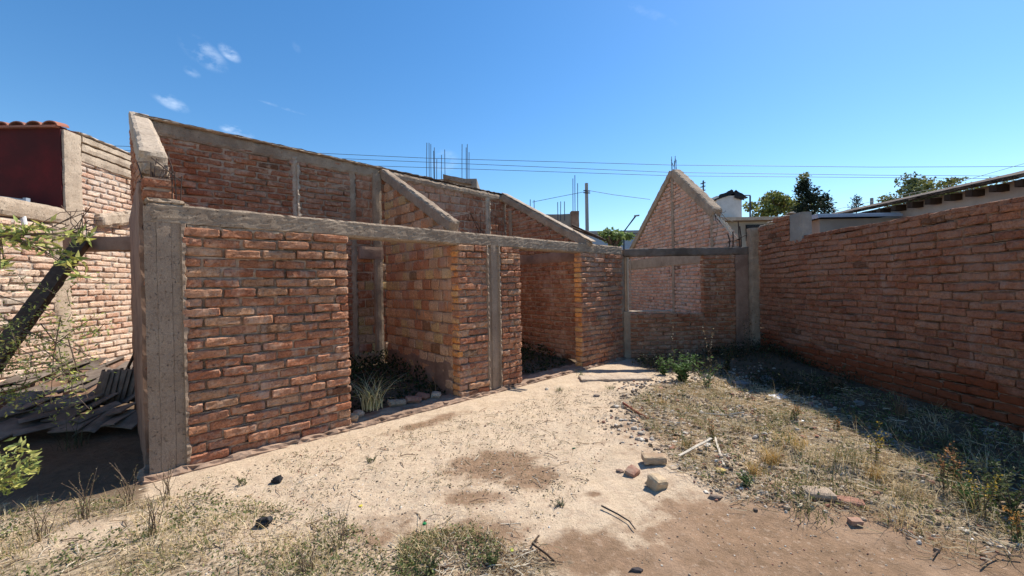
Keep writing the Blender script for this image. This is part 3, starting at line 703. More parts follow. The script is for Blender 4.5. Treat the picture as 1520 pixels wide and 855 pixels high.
for k, (za, zb) in enumerate(((3.60, 3.76), (3.76, 3.90), (3.90, 4.01))):
    mb = MB(); prism(mb, cN-nL*.15+dL*.275+Z*(za+.004), dL*4.3-Z*.10, nL*(.16+.012*k), Z*(zb-za-.01), res=.06, amp=.008, chip=.014, amp2=.005); mb.build('top_beam', 'concrete_pale', sw)
mb = MB(); prism(mb, cN-nL*.15+dL*.2+Z*(ZN), dL*4.4-Z*.1, nL*.20, Z*.035, res=.05, amp=.012, chip=.02, amp2=.008); mb.build('coping', 'mortar_light', sw)
for k in range(16):
    mb = MB(); cx = cN[0]-.10-k*.24; V = []; f = []
    for j in range(2):
        for i in range(9):
            a = math.pi*i/8; V.append((cx+.115*math.cos(a), cN[1]-.07+j*.16, ZN+.0+.075*math.sin(a)+j*.02))
    for j in range(2):
        for i in range(9):
            a = math.pi*i/8; V.append((cx+.10*math.cos(a), cN[1]-.07+j*.16, ZN-.0+.060*math.sin(a)+j*.02))
    for i in range(8): f += [(i, i+1, 9+i+1, 9+i), (18+i, 27+i, 27+i+1, 18+i+1), (i, 18+i, 18+i+1, i+1)]
    mb.add(V, f); o_ = mb.build('roof_tile', 'tile', nh)
mb = MB(); prism(mb, (cN[0]-4, cN[1]-.07, ZN-.02), X1*3.99, Y1*.15, Z*.035, res=.1, amp=.004, chip=.004); mb.build('eave', 'tile', nh)

# window frame and pipe lying on the boundary wall
wf = thing('window_frame', at(20, 318, 5.3), 'old grey metal window frame lying on top of the left boundary wall', 'window frame')
Yf = 5.55
def q(x, y): return at(x, y, Yf)
mb = MB()
for (a0, b0) in (((-30, 287), (37, 296)), ((37, 294), (37, 316)), ((-30, 306), (30, 312)), ((-30, 287), (-30, 312))): bar(mb, q(*a0), q(*b0)+np.array([.001, .0, 0]), .05, .045, side=(0, 1, 0), res=1, amp=0)
mb.build('frame', 'metal_roof', wf)
mb = MB(); prism(mb, q(-30, 311)+np.array([0, .02, 0]), q(34, 312)-q(-30, 311), np.array([0, .01, 0]), Z*.14, amp=0); mb.build('pane', 'black', wf)
mb = MB(); tube(mb, [at(24, 309, 5.3), at(31, 312, 5.28), at(34, 322, 5.27), at(36, 334, 5.27)], .03, 8); mb.build('bent_pipe', 'white_bit', loc=at(30, 320, 5.3), label='short white bent pipe sticking out beside the old window frame', cat='pipe')
mb = MB()
for k in range(16):
    a0 = at(60+rnd.uniform(0, 70), 345+rnd.uniform(-15, 12), 4.9); b0 = at(85+rnd.uniform(0, 70), 318+rnd.uniform(-15, 25), 5.1); tube(mb, [a0, (a0+b0)/2+R.uniform(-.12, .12, 3), b0], .005, 4)
mb.build('dry_vine', 'bark', loc=at(100, 330, 5), label='tangle of bare dry vine stems on top of the left boundary wall', cat='vine')

# leaning beam
pa = at(122, 352, 4.95); pb = at(-40, 570, 3.45)
mb = MB(); d_ = pb-pa; bar(mb, pa, pb+d_*.38, .135, .13, side=np.array([.75, .66, 0]), res=.05, amp=.003, chip=.008, amp2=.003)
mb.build('fallen_beam', 'beam_brown', loc=pb, label='dark concrete beam leaning diagonally behind the left shrub', cat='beam')

# ------------------------------------------------------------------ tile pile
def tile_mesh():
    mb = MB(); V = []; f = []; n = 8
    for s_, rr in ((0, .12), (1, .105)):
        for j in range(2):
            for i in range(n+1):
                a = math.pi*(.12+.76*i/n); V.append((rr*math.cos(a)*(1-.12*j), j*.42-.21, rr*.62*math.sin(a)-.04))
    k = n+1
    for i in range(n): f += [(i, i+1, k+i+1, k+i), (2*k+i, 3*k+i, 3*k+i+1, 2*k+i+1), (i, 2*k+i, 2*k+i+1, i+1), (k+i, k+i+1, 3*k+i+1, 3*k+i)]
    f += [(0, k, 3*k, 2*k), (n, 2*k+n, 3*k+n, k+n)]
    mb.add(V, f); return mb
t0 = tile_mesh().build('roof_tile', 'old_tile', loc=(0, 0, 0))
tile_me = t0.data
flat = MB(); prism(flat, (-.15, -.14, 0), X1*.30, Y1*.28, Z*.022, res=.08, amp=.004, chip=.008); f0 = flat.build('slab_tile', 'old_tile', loc=(0, 0, 0))
k = 0
for row in range(6):
    for c in range(9):
        px = -8+c*25+rnd.uniform(-6, 6)+row*4; py = 640-row*17+rnd.uniform(-4, 4)-c*1.6
        if px > 195: continue
        g = gnd(px, py, .12+.07*row)
        flat_ = (k % 3 != 0); src = f0 if flat_ else t0
        o = src if (k == 0 and not flat_) or (k == 1 and flat_) else src.copy()
        if o is not src: COL.objects.link(o)
        o.location = (g[0], g[1], .14+.07*row+gz(g[0], g[1])*.4); o.rotation_euler = (rnd.uniform(.05, .5), rnd.uniform(-.35, .25), rnd.uniform(-.9, .2)); k += 1
        if flat_: tag(o, 'grey brown flat roofing slab lying in the shaded heap beneath the left shrub', 'roof slab', 'flat slabs in the shaded heap')
        else: tag(o, 'grey brown curved roof tile lying in the shaded heap beneath the left shrub', 'roof tile', 'curved tiles in the shaded heap')
for c in range(7):
    o = t0.copy(); COL.objects.link(o); g = gnd(150+c*9, 590-c, .3); o.location = (g[0], g[1], .42); o.rotation_euler = (1.35, rnd.uniform(-.1, .1), -.6+rnd.uniform(-.1, .1))
    tag(o, 'grey brown curved roof tile standing on end beside the house end wall', 'roof tile', 'tiles stood on end by the end wall')
mb = MB(); tube(mb, [gnd(176, 575, .3), at(206, 512, 4.75)], .016, 6); mb.build('iron_bar', 'steel', loc=gnd(176, 575, .3), label='dark iron bar leaning against the house end wall', cat='bar')

# ------------------------------------------------------------------ background
def box(mb, x0, x1, y0, y1, z0, z1, **k): prism(mb, (x0, y1, z0), X1*(x1-x0), -Y1*(y1-y0), Z*(z1-z0), **k)
# farmhouse behind the right wall
rh = thing('long_house', (8, 7, 0), 'long rendered house with dark rafter ends under its eave behind the right boundary wall', 'house')
mb = MB(); prism(mb, (8.10, 12.6, 0), -Y1*9.6, X1*6, Z*3.14, res=.5, amp=.006, chip=.01); mb.build('wall', 'house_render', rh)
mb = MB(); prism(mb, (7.86, 12.8, 3.10), -Y1*9.9, X1*.9+Z*.22, Z*.03, res=.12, amp=.006, chip=.01); mb.build('eave_boards', 'wood', rh)
mb = MB()
for k in range(70):
    y_ = 12.8-k*.142; prism(mb, (7.80, y_, 3.14), -Y1*.135, X1*.95+Z*.23, Z*.028, res=.2, amp=.006, chip=.01, col=(.2, .2, .2))
mb.build('roof_tiles', 'dark_tile', rh)
for k in range(13):
    y_ = 10.2-k*.335; mb = MB(); prism(mb, (7.88, y_, 2.98), -Y1*.11, X1*.35, Z*.115, res=.06, amp=.003, chip=.006); mb.build('rafter_end', 'wood', rh)
mb = MB(); prism(mb, (7.92, 5.95, 2.98), -Y1*1.5, X1*.01, Z*.012, res=.3, amp=.0); mb.build('cable', 'white_bit', rh)
# shed with sheet roof
sh = thing('shed', (7, 8.2, 0), 'low beige shed with pale galvanised roof edge behind the right boundary wall', 'shed')
mb = MB(); box(mb, 6.35, 7.95, 8.12, 9.6, 0, 2.84, res=.3, amp=.004, chip=.006); mb.build('wall', 'beige_render', sh)
mb = MB(); prism(mb, (6.25, 9.9, 2.90), X1*1.7, -Y1*1.86, Z*.035, res=.3, amp=.002, chip=.002); mb.build('roof', 'metal_roof', sh)
mb = MB(); prism(mb, (6.22, 9.9, 2.84), X1*.03, -Y1*1.9, Z*.09, amp=0); prism(mb, (6.25, 8.02, 2.855), X1*1.7, -Y1*.02, Z*.05, amp=0); mb.build('gutter', 'metal_roof', sh)
# tank house
th_ = thing('rooftop_tank_room', at(1088, 320, 20), 'small white rooftop room with a bent dark sheet roof beyond the peaked wall', 'rooftop room')
a0 = at(1064, 323, 20); a1 = at(1101, 290, 20)
mb = MB(); box(mb, a0[0], a1[0], 20, 21.4, a0[2]-.0, a1[2], res=.4, amp=.004, chip=.008); mb.build('wall', 'white_render', th_)
mb = MB(); c_ = at(1093, 282, 19.9); l_ = at(1061, 294, 19.9); r_ = at(1112, 294, 19.9)
prism(mb, l_-Z*.14, c_-l_, Y1*1.6, Z*.10, amp=.03, res=.12, chip=.05, freq=4); prism(mb, c_-Z*.05, (r_-c_)*.98, Y1*1.6, Z*.10, amp=.03, res=.12, chip=.05, freq=4)
prism(mb, at(1066, 297, 19.95), at(1090, 286, 19.95)-at(1066, 297, 19.95), Y1*.05, Z*.25, amp=.05, res=.1, chip=.08, freq=5)
prism(mb, at(1090, 293, 19.9), at(1106, 299, 19.9)-at(1090, 293, 19.9), Y1*.05, Z*.36, amp=.05, res=.1, chip=.05, freq=5)
mb.build('bent_roof', 'black', th_)
mb = MB(); tube(mb, [at(1113.5, 322, 20), at(1113.5, 291, 20)], .04, 6); tube(mb, [at(1098, 290, 20), at(1114, 290, 20)], .03, 5); mb.build('post', 'far_steel', th_)
fb = thing('flat_roofed_building', at(1105, 345, 19), 'pale flat roofed building under the small rooftop room', 'building')
a0 = at(1050, 326, 19.6); a1 = at(1192, 322, 19.6)
mb = MB(); box(mb, a0[0], a1[0], 19.6, 26, 0, a0[2]-.12, res=.5, amp=.004, chip=.01); mb.build('wall', 'beige_render', fb)
mb = MB(); box(mb, a0[0]-.2, a1[0], 19.3, 26.2, a0[2]-.115, a0[2]+.06, res=.5, amp=.004, chip=.01); mb.build('roof_slab', 'concrete_pale', fb)
mb = MB(); box(mb, a0[0]+1.9, a0[0]+3.0, 19.50, 19.63, a0[2]-1.1, a0[2]-.3, res=.5, amp=0); mb.build('window', 'black', fb)
# unfinished block behind rear wall with starter bars
ub = thing('unfinished_block', at(650, 300, 16), 'unfinished block with tall starter bars beyond the rear wall of the house', 'building')
a0 = at(598, 262, 16); a1 = at(708, 268, 16)
mb = MB(); box(mb, a0[0], a1[0], 16, 20, 0, a0[2]-.12, res=.5, amp=.006, chip=.02); mb.build('wall', 'grey_render', ub)
mb = MB(); prism(mb, at(600, 261, 15.8), at(642, 266, 15.8)-at(600, 261, 15.8), Y1*1.5, Z*.09, res=.15, amp=.03, chip=.03); prism(mb, at(657, 266, 15.8), at(700, 274, 15.8)-at(657, 266, 15.8), Y1*1.5, Z*.22, res=.15, amp=.02, chip=.03); mb.build('roof_edge', 'old_tile', ub)
for (x_, ya, yb) in ((633, 262, 212), (637, 262, 212), (639.5, 262, 214), (644, 262, 224), (648, 262, 236), (645, 262, 219), (655, 262, 230), (660.5, 262, 222), (685.5, 270, 214), (692, 272, 219), (693.5, 272, 214), (696, 272, 226)):
    mb = MB(); p_ = at(x_, ya, 16.3); q_ = at(x_+rnd.uniform(-.6, .6), yb, 16.3); tube(mb, [p_-Z*.4, (p_+q_)/2, q_], .014, 5); mb.build('starter_bar', 'far_steel', ub)
ub2 = thing('unfinished_block', at(825, 320, 17), 'unfinished block with three tall starter bars beside the utility pole', 'building')
a0 = at(776, 318, 17); a1 = at(859, 318, 17)
mb = MB(); box(mb, a0[0], a1[0], 17, 20, 0, a0[2], res=.4, amp=.01, chip=.03); mb.build('wall', 'grey_render', ub2)
mb = MB(); box(mb, a1[0]-.35, a1[0]+.02, 16.9, 17.3, 1, a0[2]+.1, res=.3, amp=.01, chip=.03); mb.build('column', 'plaster', ub2)
for (x_, yb) in ((850.5, 265), (853.5, 260), (857.5, 272), (832, 299), (828, 300), (838, 299), (787, 296), (793, 297)):
    mb = MB(); p_ = at(x_, 317, 16.95); q_ = at(x_+rnd.uniform(-.5, .5), yb, 16.95); tube(mb, [p_-Z*.3, (p_+q_)/2, q_], .016, 5); mb.build('starter_bar', 'far_steel', ub2)
# low grey-blue hall
gh = thing('grey_hall', at(930, 355, 34), 'low blue grey hall roof in the gap left of the peaked wall', 'building')
a0 = at(878, 338, 34); a1 = at(968, 342, 34)
mb = MB(); box(mb, a0[0]-4, a1[0]+8, 34, 50, 0, a1[2]-.25, res=1, amp=0); mb.build('wall', 'metal_roof', gh)
mb = MB(); box(mb, a0[0]-4.3, a1[0]+8.3, 33.7, 50, a1[2]-.24, a1[2], res=1, amp=0); mb.build('roof', 'pole', gh)
# pole, lamp, wires, antenna
up = thing('utility_pole', at(870.5, 340, 20)*np.array([1, 1, 0]), 'grey concrete utility pole rising beyond the rear wall', 'utility pole')
p_ = at(870.5, 272, 20); mb = MB(); tube(mb, [(p_[0], 20, 0), (p_[0], 20, p_[2])], .11, 10, r1=.085); mb.build('shaft', 'pole', up)
mb = MB()
for y_ in (283, 286): 
    a_ = at(866, y_, 19.9); b_2 = at(876, y_+.5, 19.9); tube(mb, [a_, b_2], .03, 5)
mb.build('bracket', 'far_steel', up)
mb = MB(); l0 = at(925, 372, 24); l1 = at(926, 344, 24); l2 = at(944, 320, 24); tube(mb, [l0*np.array([1, 1, 0]), l1, l2], .05, 6)
lp = thing('street_lamp', l0*np.array([1, 1, 0]), 'bent arm street lamp showing left of the peaked wall', 'street lamp'); mb.build('post', 'far_steel', lp)
mb = MB(); prism(mb, l2-np.array([.1, .05, .06]), X1*.30+Z*.03, Y1*.12, Z*.08, res=.1, amp=0); mb.build('lamp_head', 'pole', lp)
def cable(pts, Y, name, label, grp, r=.013):
    mb = MB(); P = [at(x, y, Y) for x, y in pts]; F_ = []
    for i in range(len(P)-1):
        for k in range(6): F_.append(P[i]+(P[i+1]-P[i])*k/6)
    F_.append(P[-1]); tube(mb, F_, r, 5); mb.build(name, 'wire', loc=P[0], label=label, cat='cable', group=grp)
grp = 'power cables crossing the sky'
cable([(-60, 207), (150, 216), (400, 224), (640, 235), (1000, 245), (1300, 248), (1580, 247)], 22, 'power_cable', 'uppermost of the three long power cables crossing the sky', grp)
cable([(-60, 213), (150, 222), (400, 231), (640, 241), (1000, 256), (1300, 260), (1580, 262)], 22.3, 'power_cable', 'middle one of the three long power cables crossing the sky', grp)
cable([(-60, 226), (150, 232), (400, 241), (640, 249), (1000, 261), (1300, 263.5), (1580, 266)], 22.6, 'power_cable', 'lowest of the three long power cables crossing the sky', grp)
cable([(790, 300), (830, 292), (866, 285)], 20, 'service_cable', 'thin cable sagging left from the utility pole', None, .012)
cable([(875, 283), (910, 289), (965, 296)], 20, 'service_cable', 'thin cable sagging right from the utility pole', None, .012)
cable([(1235, 312), (1300, 298), (1400, 277), (1530, 240)], 14, 'service_cable', 'thin cable rising to the right above the long house roof', None, .008)
an = thing('antenna', at(1043, 292, 26), 'small dark antenna mast right of the peaked wall', 'antenna')
mb = MB(); tube(mb, [at(1044, 300, 26), at(1044, 268, 26)], .05, 5); mb.build('mast', 'far_steel', an)
mb = MB()
for y_ in (271, 276, 282): tube(mb, [at(1040, y_+2, 26), at(1047, y_, 26)], .04, 5)
mb.build('crossbar', 'far_steel', an)
mb = MB(); tube(mb, [at(1294, 306, 30), at(1294, 294, 30)], .11, 6); mb.build('chimney_pipe', 'pole', loc=at(1294, 306, 30), label='short grey chimney pipe above the long house roof line', cat='chimney')

# ------------------------------------------------------------------ vegetation
def leafset(mb, pos, dirs, size, wid, cols, droop=.2, mi=0):
    """vectorised six-vertex folded leaves"""
    n = len(pos); d = dirs/np.linalg.norm(dirs, axis=1)[:, None]
    r_ = R.normal(size=(n, 3)); sd_ = np.cross(d, r_); sd_ /= (np.linalg.norm(sd_, axis=1)[:, None]+1e-9); nn = np.cross(sd_, d)
    s_ = size[:, None]; w_ = (size*wid)[:, None]
    v0 = pos; v1 = pos+d*s_*.45+sd_*w_*.5+nn*w_*.12; v2 = pos+d*s_*.45-sd_*w_*.5+nn*w_*.12; v3 = pos+d*s_*.5; v4 = pos+d*s_-nn*s_*droop*.3
    V = np.stack([v0, v1, v2, v3, v4], 1).reshape(-1, 3)
    f = []
    for i in range(n):
        b0 = i*5; f += [(b0, b0+3, b0+1), (b0, b0+2, b0+3), (b0+1, b0+3, b0+4), (b0+3, b0+2, b0+4)]
    mb.add(V, f, np.repeat(cols, 5, 0), mi)
def pick(pal, n, var=.25):
    P = np.array(pal)[R.randint(0, len(pal), n)]; return np.clip(P*R.uniform(1-var, 1+var, (n, 1)), 0, 1)
def blades(mb, pos, h, bend, wid, cols, lean=None, mi=0, seg=3):
    n = len(pos); a = R.uniform(0, 2*np.pi, n); d = np.stack([np.cos(a), np.sin(a), np.zeros(n)], 1)
    if lean is not None: d = d*.6+lean
    sd_ = np.stack([-d[:, 1], d[:, 0], np.zeros(n)], 1); sd_ /= np.linalg.norm(sd_, axis=1)[:, None]+1e-9
    V = []
    for k in range(seg+1):
        u = k/seg; c = pos+Z*(h*(u-.3*bend*u*u))[:, None]+d*(h*bend*u*u)[:, None]
        ww = (wid*(1-u*.85))[:, None]
        if k < seg: V += [c-sd_*ww/2, c+sd_*ww/2]
        else: V += [c]
    V = np.stack(V, 1); k = V.shape[1]; f = []
    for i in range(n):
        b0 = i*k
        for j in range(seg-1): f.append((b0+2*j, b0+2*j+1, b0+2*j+3, b0+2*j+2))
        f.append((b0+2*seg-2, b0+2*seg-1, b0+2*seg))
    mb.add(V.reshape(-1, 3), f, np.repeat(cols, k, 0), mi)
GREEN = [(.10, .14, .04), (.07, .11, .03), (.14, .17, .06), (.12, .13, .05)]
STRAW = [(.66, .51, .29), (.56, .42, .23), (.74, .62, .40), (.48, .35, .18), (.40, .32, .15)]
OLIVE = [(.22, .20, .08), (.16, .17, .06), (.30, .26, .11), (.12, .13, .045)]

def zone(poly, n):
    xs_ = [p[0] for p in poly]; ys_ = [p[1] for p in poly]; out_ = []
    gp = [gnd(x, y) for x, y in poly]; gx = [g[0] for g in gp]; gy = [g[1] for g in gp]
    while len(out_) < n:
        x = rnd.uniform(min(gx), max(gx)); y = rnd.uniform(min(gy), max(gy)); ins = False; j = len(gx)-1
        for i in range(len(gx)):
            if (gy[i] > y) != (gy[j] > y) and x < (gx[j]-gx[i])*(y-gy[i])/(gy[j]-gy[i])+gx[i]: ins = not ins
            j = i
        if ins: out_.append((x, y, gz(x, y)))
    return np.array(out_)
def clump(P, thr, sc_=2.5, off=0):
    return np.array([p for p in P if noise.noise(Vector((p[0]*sc_+off, p[1]*sc_, 1.7)))+rnd.uniform(-.25, .25) > thr])
ZR = [(975, 575), (1080, 560), (1200, 600), (1320, 665), (1440, 735), (1520, 800), (1520, 845), (1400, 820), (1260, 760), (1100, 745), (1010, 700), (930, 610)]
ZBL = [(-200, 770), (300, 735), (470, 760), (560, 800), (600, 870), (-500, 870)]
ZBM = [(590, 800), (700, 790), (800, 830), (800, 880), (590, 880)]
ZYARD = [(270, 720), (500, 660), (660, 620), (850, 580), (950, 590), (900, 680), (760, 860), (280, 860)]
ZRW = [(1180, 560), (1130, 545), (1520, 660), (1700, 800), (1520, 830), (1300, 660)]
mb = MB()
for poly, n, thr, h0, h1 in ((ZR, 9000, -.05, .03, .13), (ZBL, 6000, .0, .04, .13), (ZBM, 2600, -.1, .02, .10), (ZRW, 2500, .0, .04, .18), (ZYARD, 3000, .22, .01, .035)):
    P = clump(zone(poly, n), thr)
    n = len(P); blades(mb, P, R.uniform(h0, h1, n), R.uniform(.3, 1.6, n), R.uniform(.002, .006, n), pick(STRAW+STRAW+OLIVE, n))
mb.build('dry_grass', 'grass', label='dry straw coloured grass and weed litter over the yard', cat='grass', kind='stuff')
mb = MB()
for poly, n, thr, s0_, s1_ in ((ZR, 9500, .02, .012, .035), (ZBL, 9000, -.08, .010, .028), (ZBM, 4500, .0, .010, .026), (ZYARD, 3800, .12, .006, .018), (ZRW, 4500, -.1, .014, .04)):
    P = clump(zone(poly, n), thr, 3.1, 9); n = len(P); d = R.normal(size=(n, 3)); d[:, 2] = abs(d[:, 2])*.7+.1
    P2 = P+np.stack([R.uniform(-.02, .02, n), R.uniform(-.02, .02, n), R.uniform(0, .05 if poly is not ZYARD else .012, n)], 1)
    leafset(mb, P2, d, R.uniform(s0_, s1_, n), .5, pick(GREEN+OLIVE+[(.2, .24, .08), (.26, .27, .1)], n))
mb.build('ground_weeds', 'leaf', label='low green weeds creeping over the dusty ground', cat='weeds', kind='stuff')
mb = MB()
P = clump(zone(ZR, 1500), .0, 1.8, 12); n = len(P); blades(mb, P, R.uniform(.08, .30, n), R.uniform(.2, .9, n), R.uniform(.002, .005, n), pick(STRAW+OLIVE+[(.5, .36, .12)], n), seg=4)
mb.build('tall_grass', 'grass', label='taller thin yellowing stems standing out of the rubble strip', cat='grass', kind='stuff')
# fallen curling straw
mb = MB()
for poly, n, thr, h0, h1 in ((ZR, 9000, -.08, .04, .16), (ZBL, 900, -.05, .03, .10), (ZBM, 1500, -.1, .03, .09), (ZRW, 450, .0, .05, .16)):
    P = clump(zone(poly, n), thr, 2.0, 4); n = len(P); P[:, :2] += R.normal(size=(n, 2))*.07; P[:, 2] += R.uniform(0, .03, n); a = R.uniform(0, 6.28, n); L_ = R.uniform(h0, h1, n); cv = R.uniform(-2.2, 2.2, n)
    sg = 4; pts = [P]; 
    for k in range(sg): a = a+cv/sg; pts.append(pts[-1]+np.stack([np.cos(a), np.sin(a), R.uniform(-.25, .3, n)], 1)*(L_/sg)[:, None])
    for q_ in pts: q_[:, 2] = np.maximum(q_[:, 2], P[:, 2]-.01)
    wv = R.uniform(.0012, .0035, n)[:, None]; V = []
    for k, q_ in enumerate(pts): V += [q_-Z*wv+R.normal(size=(n, 3))*.0004, q_+Z*wv]
    V = np.stack(V, 1); f = []
    for i in range(n):
        for k in range(sg): b0 = i*(2*sg+2)+2*k; f.append((b0, b0+2, b0+3, b0+1))
    mb.add(V.reshape(-1, 3), f, np.repeat(pick([(.78, .66, .46), (.84, .74, .56), (.62, .48, .30), (.46, .34, .2)], n), 2*sg+2, 0))
mb.build('fallen_straw', 'grass', label='pale fallen straw and curled dead stems on the ground', cat='straw', kind='stuff')
# dark weed mass filling the shaded corner
mb = MB()
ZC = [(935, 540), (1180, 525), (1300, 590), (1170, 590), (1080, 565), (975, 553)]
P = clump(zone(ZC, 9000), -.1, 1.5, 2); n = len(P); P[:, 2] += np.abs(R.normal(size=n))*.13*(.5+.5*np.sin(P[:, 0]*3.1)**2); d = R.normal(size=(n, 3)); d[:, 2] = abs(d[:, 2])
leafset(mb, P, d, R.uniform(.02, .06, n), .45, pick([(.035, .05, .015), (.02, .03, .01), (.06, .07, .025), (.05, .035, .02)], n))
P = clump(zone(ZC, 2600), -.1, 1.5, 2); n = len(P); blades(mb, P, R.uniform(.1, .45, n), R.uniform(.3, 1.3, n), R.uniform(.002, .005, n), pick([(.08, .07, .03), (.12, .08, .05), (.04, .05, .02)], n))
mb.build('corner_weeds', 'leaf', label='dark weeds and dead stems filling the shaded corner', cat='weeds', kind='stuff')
# sprigs dotted over the pale dust, each with its own small shadow
mb = MB()
for p in clump(zone([(270, 720), (500, 655), (700, 612), (860, 575), (900, 680), (800, 790), (560, 800), (300, 760)], 1100), -.05, 1.6, 7):
    m_ = rnd.randrange(3, 8); h_ = rnd.uniform(.008, .03)
    P = p+R.normal(size=(m_, 3))*np.array([.010, .010, 0])+Z*np.linspace(0, h_, m_)[:, None]; d = R.normal(size=(m_, 3)); d[:, 2] = abs(d[:, 2])*.6
    leafset(mb, P, d, R.uniform(.008, .024, m_), .4, pick([(.12, .13, .06), (.22, .17, .10), (.09, .07, .05), (.30, .24, .14)], m_))
mb.build('dust_sprigs', 'leaf', label='tiny dry sprigs dotted over the pale dust', cat='weeds', kind='stuff')
# weeds inside the rooms
mb = MB(); P = []
while len(P) < 9000:
    s_ = rnd.uniform(.2, 5.8); t_ = rnd.uniform(.4, 2.4)
    q_ = S(s_, t_); P.append((q_[0], q_[1], gz(q_[0], q_[1])+rnd.uniform(0, .26)*sm(.3, 1.2, t_)))
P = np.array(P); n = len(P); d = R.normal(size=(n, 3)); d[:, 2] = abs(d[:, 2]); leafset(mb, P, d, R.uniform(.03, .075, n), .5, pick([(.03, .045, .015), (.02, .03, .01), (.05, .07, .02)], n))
mb.build('room_weeds', 'leaf', label='dark green weeds filling the floors of the roofless rooms', cat='weeds', kind='stuff')
# twiggy litter
mb = MB()
for poly, n in ((ZR, 700), (ZBM, 300), (ZBL, 350), (ZYARD, 260), (ZRW, 250)):
    for p in zone(poly, n):
        a = rnd.uniform(0, 6.28); l = rnd.uniform(.03, .16); d = np.array([math.cos(a)*l, math.sin(a)*l, rnd.uniform(-.005, .02)])
        c = rnd.choice([(.46, .37, .25), (.30, .2, .12), (.6, .52, .4), (.14, .09, .06)])
        tube(mb, [p+Z*.006, p+d*.5+R.uniform(-.01, .01, 3)+Z*.012, p+d+Z*.006], rnd.uniform(.0012, .0035), 4, col=c)
mb.build('twig_litter', 'stone', label='scattered dry twigs and straw on the ground', cat='twigs', kind='stuff')
# pebbles and shards
def rock(mb, p, r, col, flat_=.6, mi=0):
    ph = R.uniform(0, 9, 3); V = []; rings = ((-.9, .7), (-.3, 1.0), (.45, .85), (.75, .55)); n = rnd.choice((4, 5, 6))
    sx, sy = R.uniform(.6, 1.5, 2)
    for z_, rr in rings:
        for k in range(n):
            a = 2*math.pi*k/n+ph[0]; j = rnd.uniform(.6, 1.2); V.append((p[0]+r*rr*j*math.cos(a)*sx, p[1]+r*rr*j*math.sin(a)*sy, p[2]+r*z_*flat_*rnd.uniform(.85, 1.1)+r*flat_*.4))
    f = [tuple(range(n))[::-1], tuple(3*n+k for k in range(n))]
    for i in range(3):
        for k in range(n): q_ = (k+1) % n; f.append((i*n+k, i*n+q_, (i+1)*n+q_, (i+1)*n+k))
    mb.add(V, f, col, mi)
PEB = [(.42, .33, .24), (.30, .22, .16), (.55, .47, .38), (.33, .16, .11), (.22, .17, .13), (.62, .56, .48), (.12, .09, .07)]
mb = MB()
for poly, n, r0, r1 in ((ZYARD, 3200, .002, .009), (ZR, 2600, .004, .022), (ZRW, 900, .006, .022), (ZBM, 250, .003, .01), ([(870, 855), (1000, 740), (1300, 770), (1480, 870)], 380, .002, .007), ([(930, 565), (1120, 550), (1230, 600), (1180, 660), (1000, 680), (900, 640)], 2600, .006, .030), ([(1000, 690), (1100, 680), (1300, 760), (1080, 745)], 500, .004, .02)):
    for p in zone(poly, n):
        p = p+np.array([rnd.gauss(0, .09), rnd.gauss(0, .09), 0]) if poly is not ZYARD else p; p[2] = gz(p[0], p[1])
        rock(mb, p, rnd.uniform(r0, r1)*rnd.choice((.6, 1, 1)), np.array(rnd.choice(PEB))*rnd.uniform(.8, 1.1)*(.5 if poly is ZRW else 1), rnd.uniform(.4, .9))  # chips along the right wall coloured half as bright, painting its shade
mb.build('gravel', 'stone', label='small pebbles and rubble chips strewn over the yard', cat='gravel', kind='stuff')

# individual plants ---------------------------------------------------
def stalk_plant(px, py, h, n, name, label, cols, fl=None, leaf=.03, up=0, lean=.35, group=None, dens=26, g=None):
    g = G(px, py) if g is None else g; root = thing(name, g, label, 'plant', group); mb = MB(); lb = MB()
    LP, LD, LS = [], [], []
    FP = []
    for k in range(n):
        a = rnd.uniform(0, 6.28); l = lean*rnd.uniform(.2, 1); hh = h*rnd.uniform(.6, 1)
        pts = [g+np.array([rnd.uniform(-.03, .03), rnd.uniform(-.03, .03), -.01])]
        for i in range(1, 6):
            u = i/5; pts.append(pts[0]+np.array([math.cos(a)*l*hh*u*u, math.sin(a)*l*hh*u*u, hh*u])+R.uniform(-.01, .01, 3)*h*2)
        tube(mb, pts, .0028, 4, r1=.001, col=(.2, .2, .1))
        for i in range(dens):
            u = rnd.random()**.8; j = min(4, int(u*5)); p = pts[j]+(pts[j+1]-pts[j])*(u*5-j)
            LP.append(p); LD.append((rnd.gauss(0, 1), rnd.gauss(0, 1), rnd.uniform(-.1, .9))); LS.append(leaf*rnd.uniform(.5, 1.2)*(1.1-.5*u))
            if u > .55 and fl: FP.append(p)
    mb.build('stem', 'bark', root)
    leafset(lb, np.array(LP), np.array(LD), np.array(LS), .42, pick(cols, len(LP))); lb.build('foliage', 'leaf', root)
    if fl:
        fb_ = MB(); n_ = len(FP); leafset(fb_, np.array(FP)+R.uniform(-.01, .01, (n_, 3)), R.normal(size=(n_, 3)), R.uniform(.008, .02, n_), .8, pick([fl], n_)); fb_.build('flowers', 'leaf', root, kind='stuff')
    return root
YEL = (.62, .42, .05); RUST = (.45, .22, .10); PALE = (.6, .55, .42)
BG = [(.09, .17, .05), (.13, .22, .07), (.07, .13, .04)]
stalk_plant(1012, 566, .46, 34, 'leafy_weed', 'bushy green weed with long leaves in the sun before the window wall', BG, leaf=.085, lean=1.5)
stalk_plant(985, 556, .35, 9, 'leafy_weed', 'green weed in the dark corner under the window sill', BG, leaf=.07, lean=.6)
stalk_plant(1050, 575, .35, 8, 'leafy_weed', 'smaller green weed at the shade edge right of the bushy one', BG, leaf=.05, lean=.6)
stalk_plant(1000, 556, .95, 2, 'tall_weed', 'tall thin stalk with pale seed heads rising past the window sill', OLIVE, PALE, leaf=.03, lean=.15, dens=22)
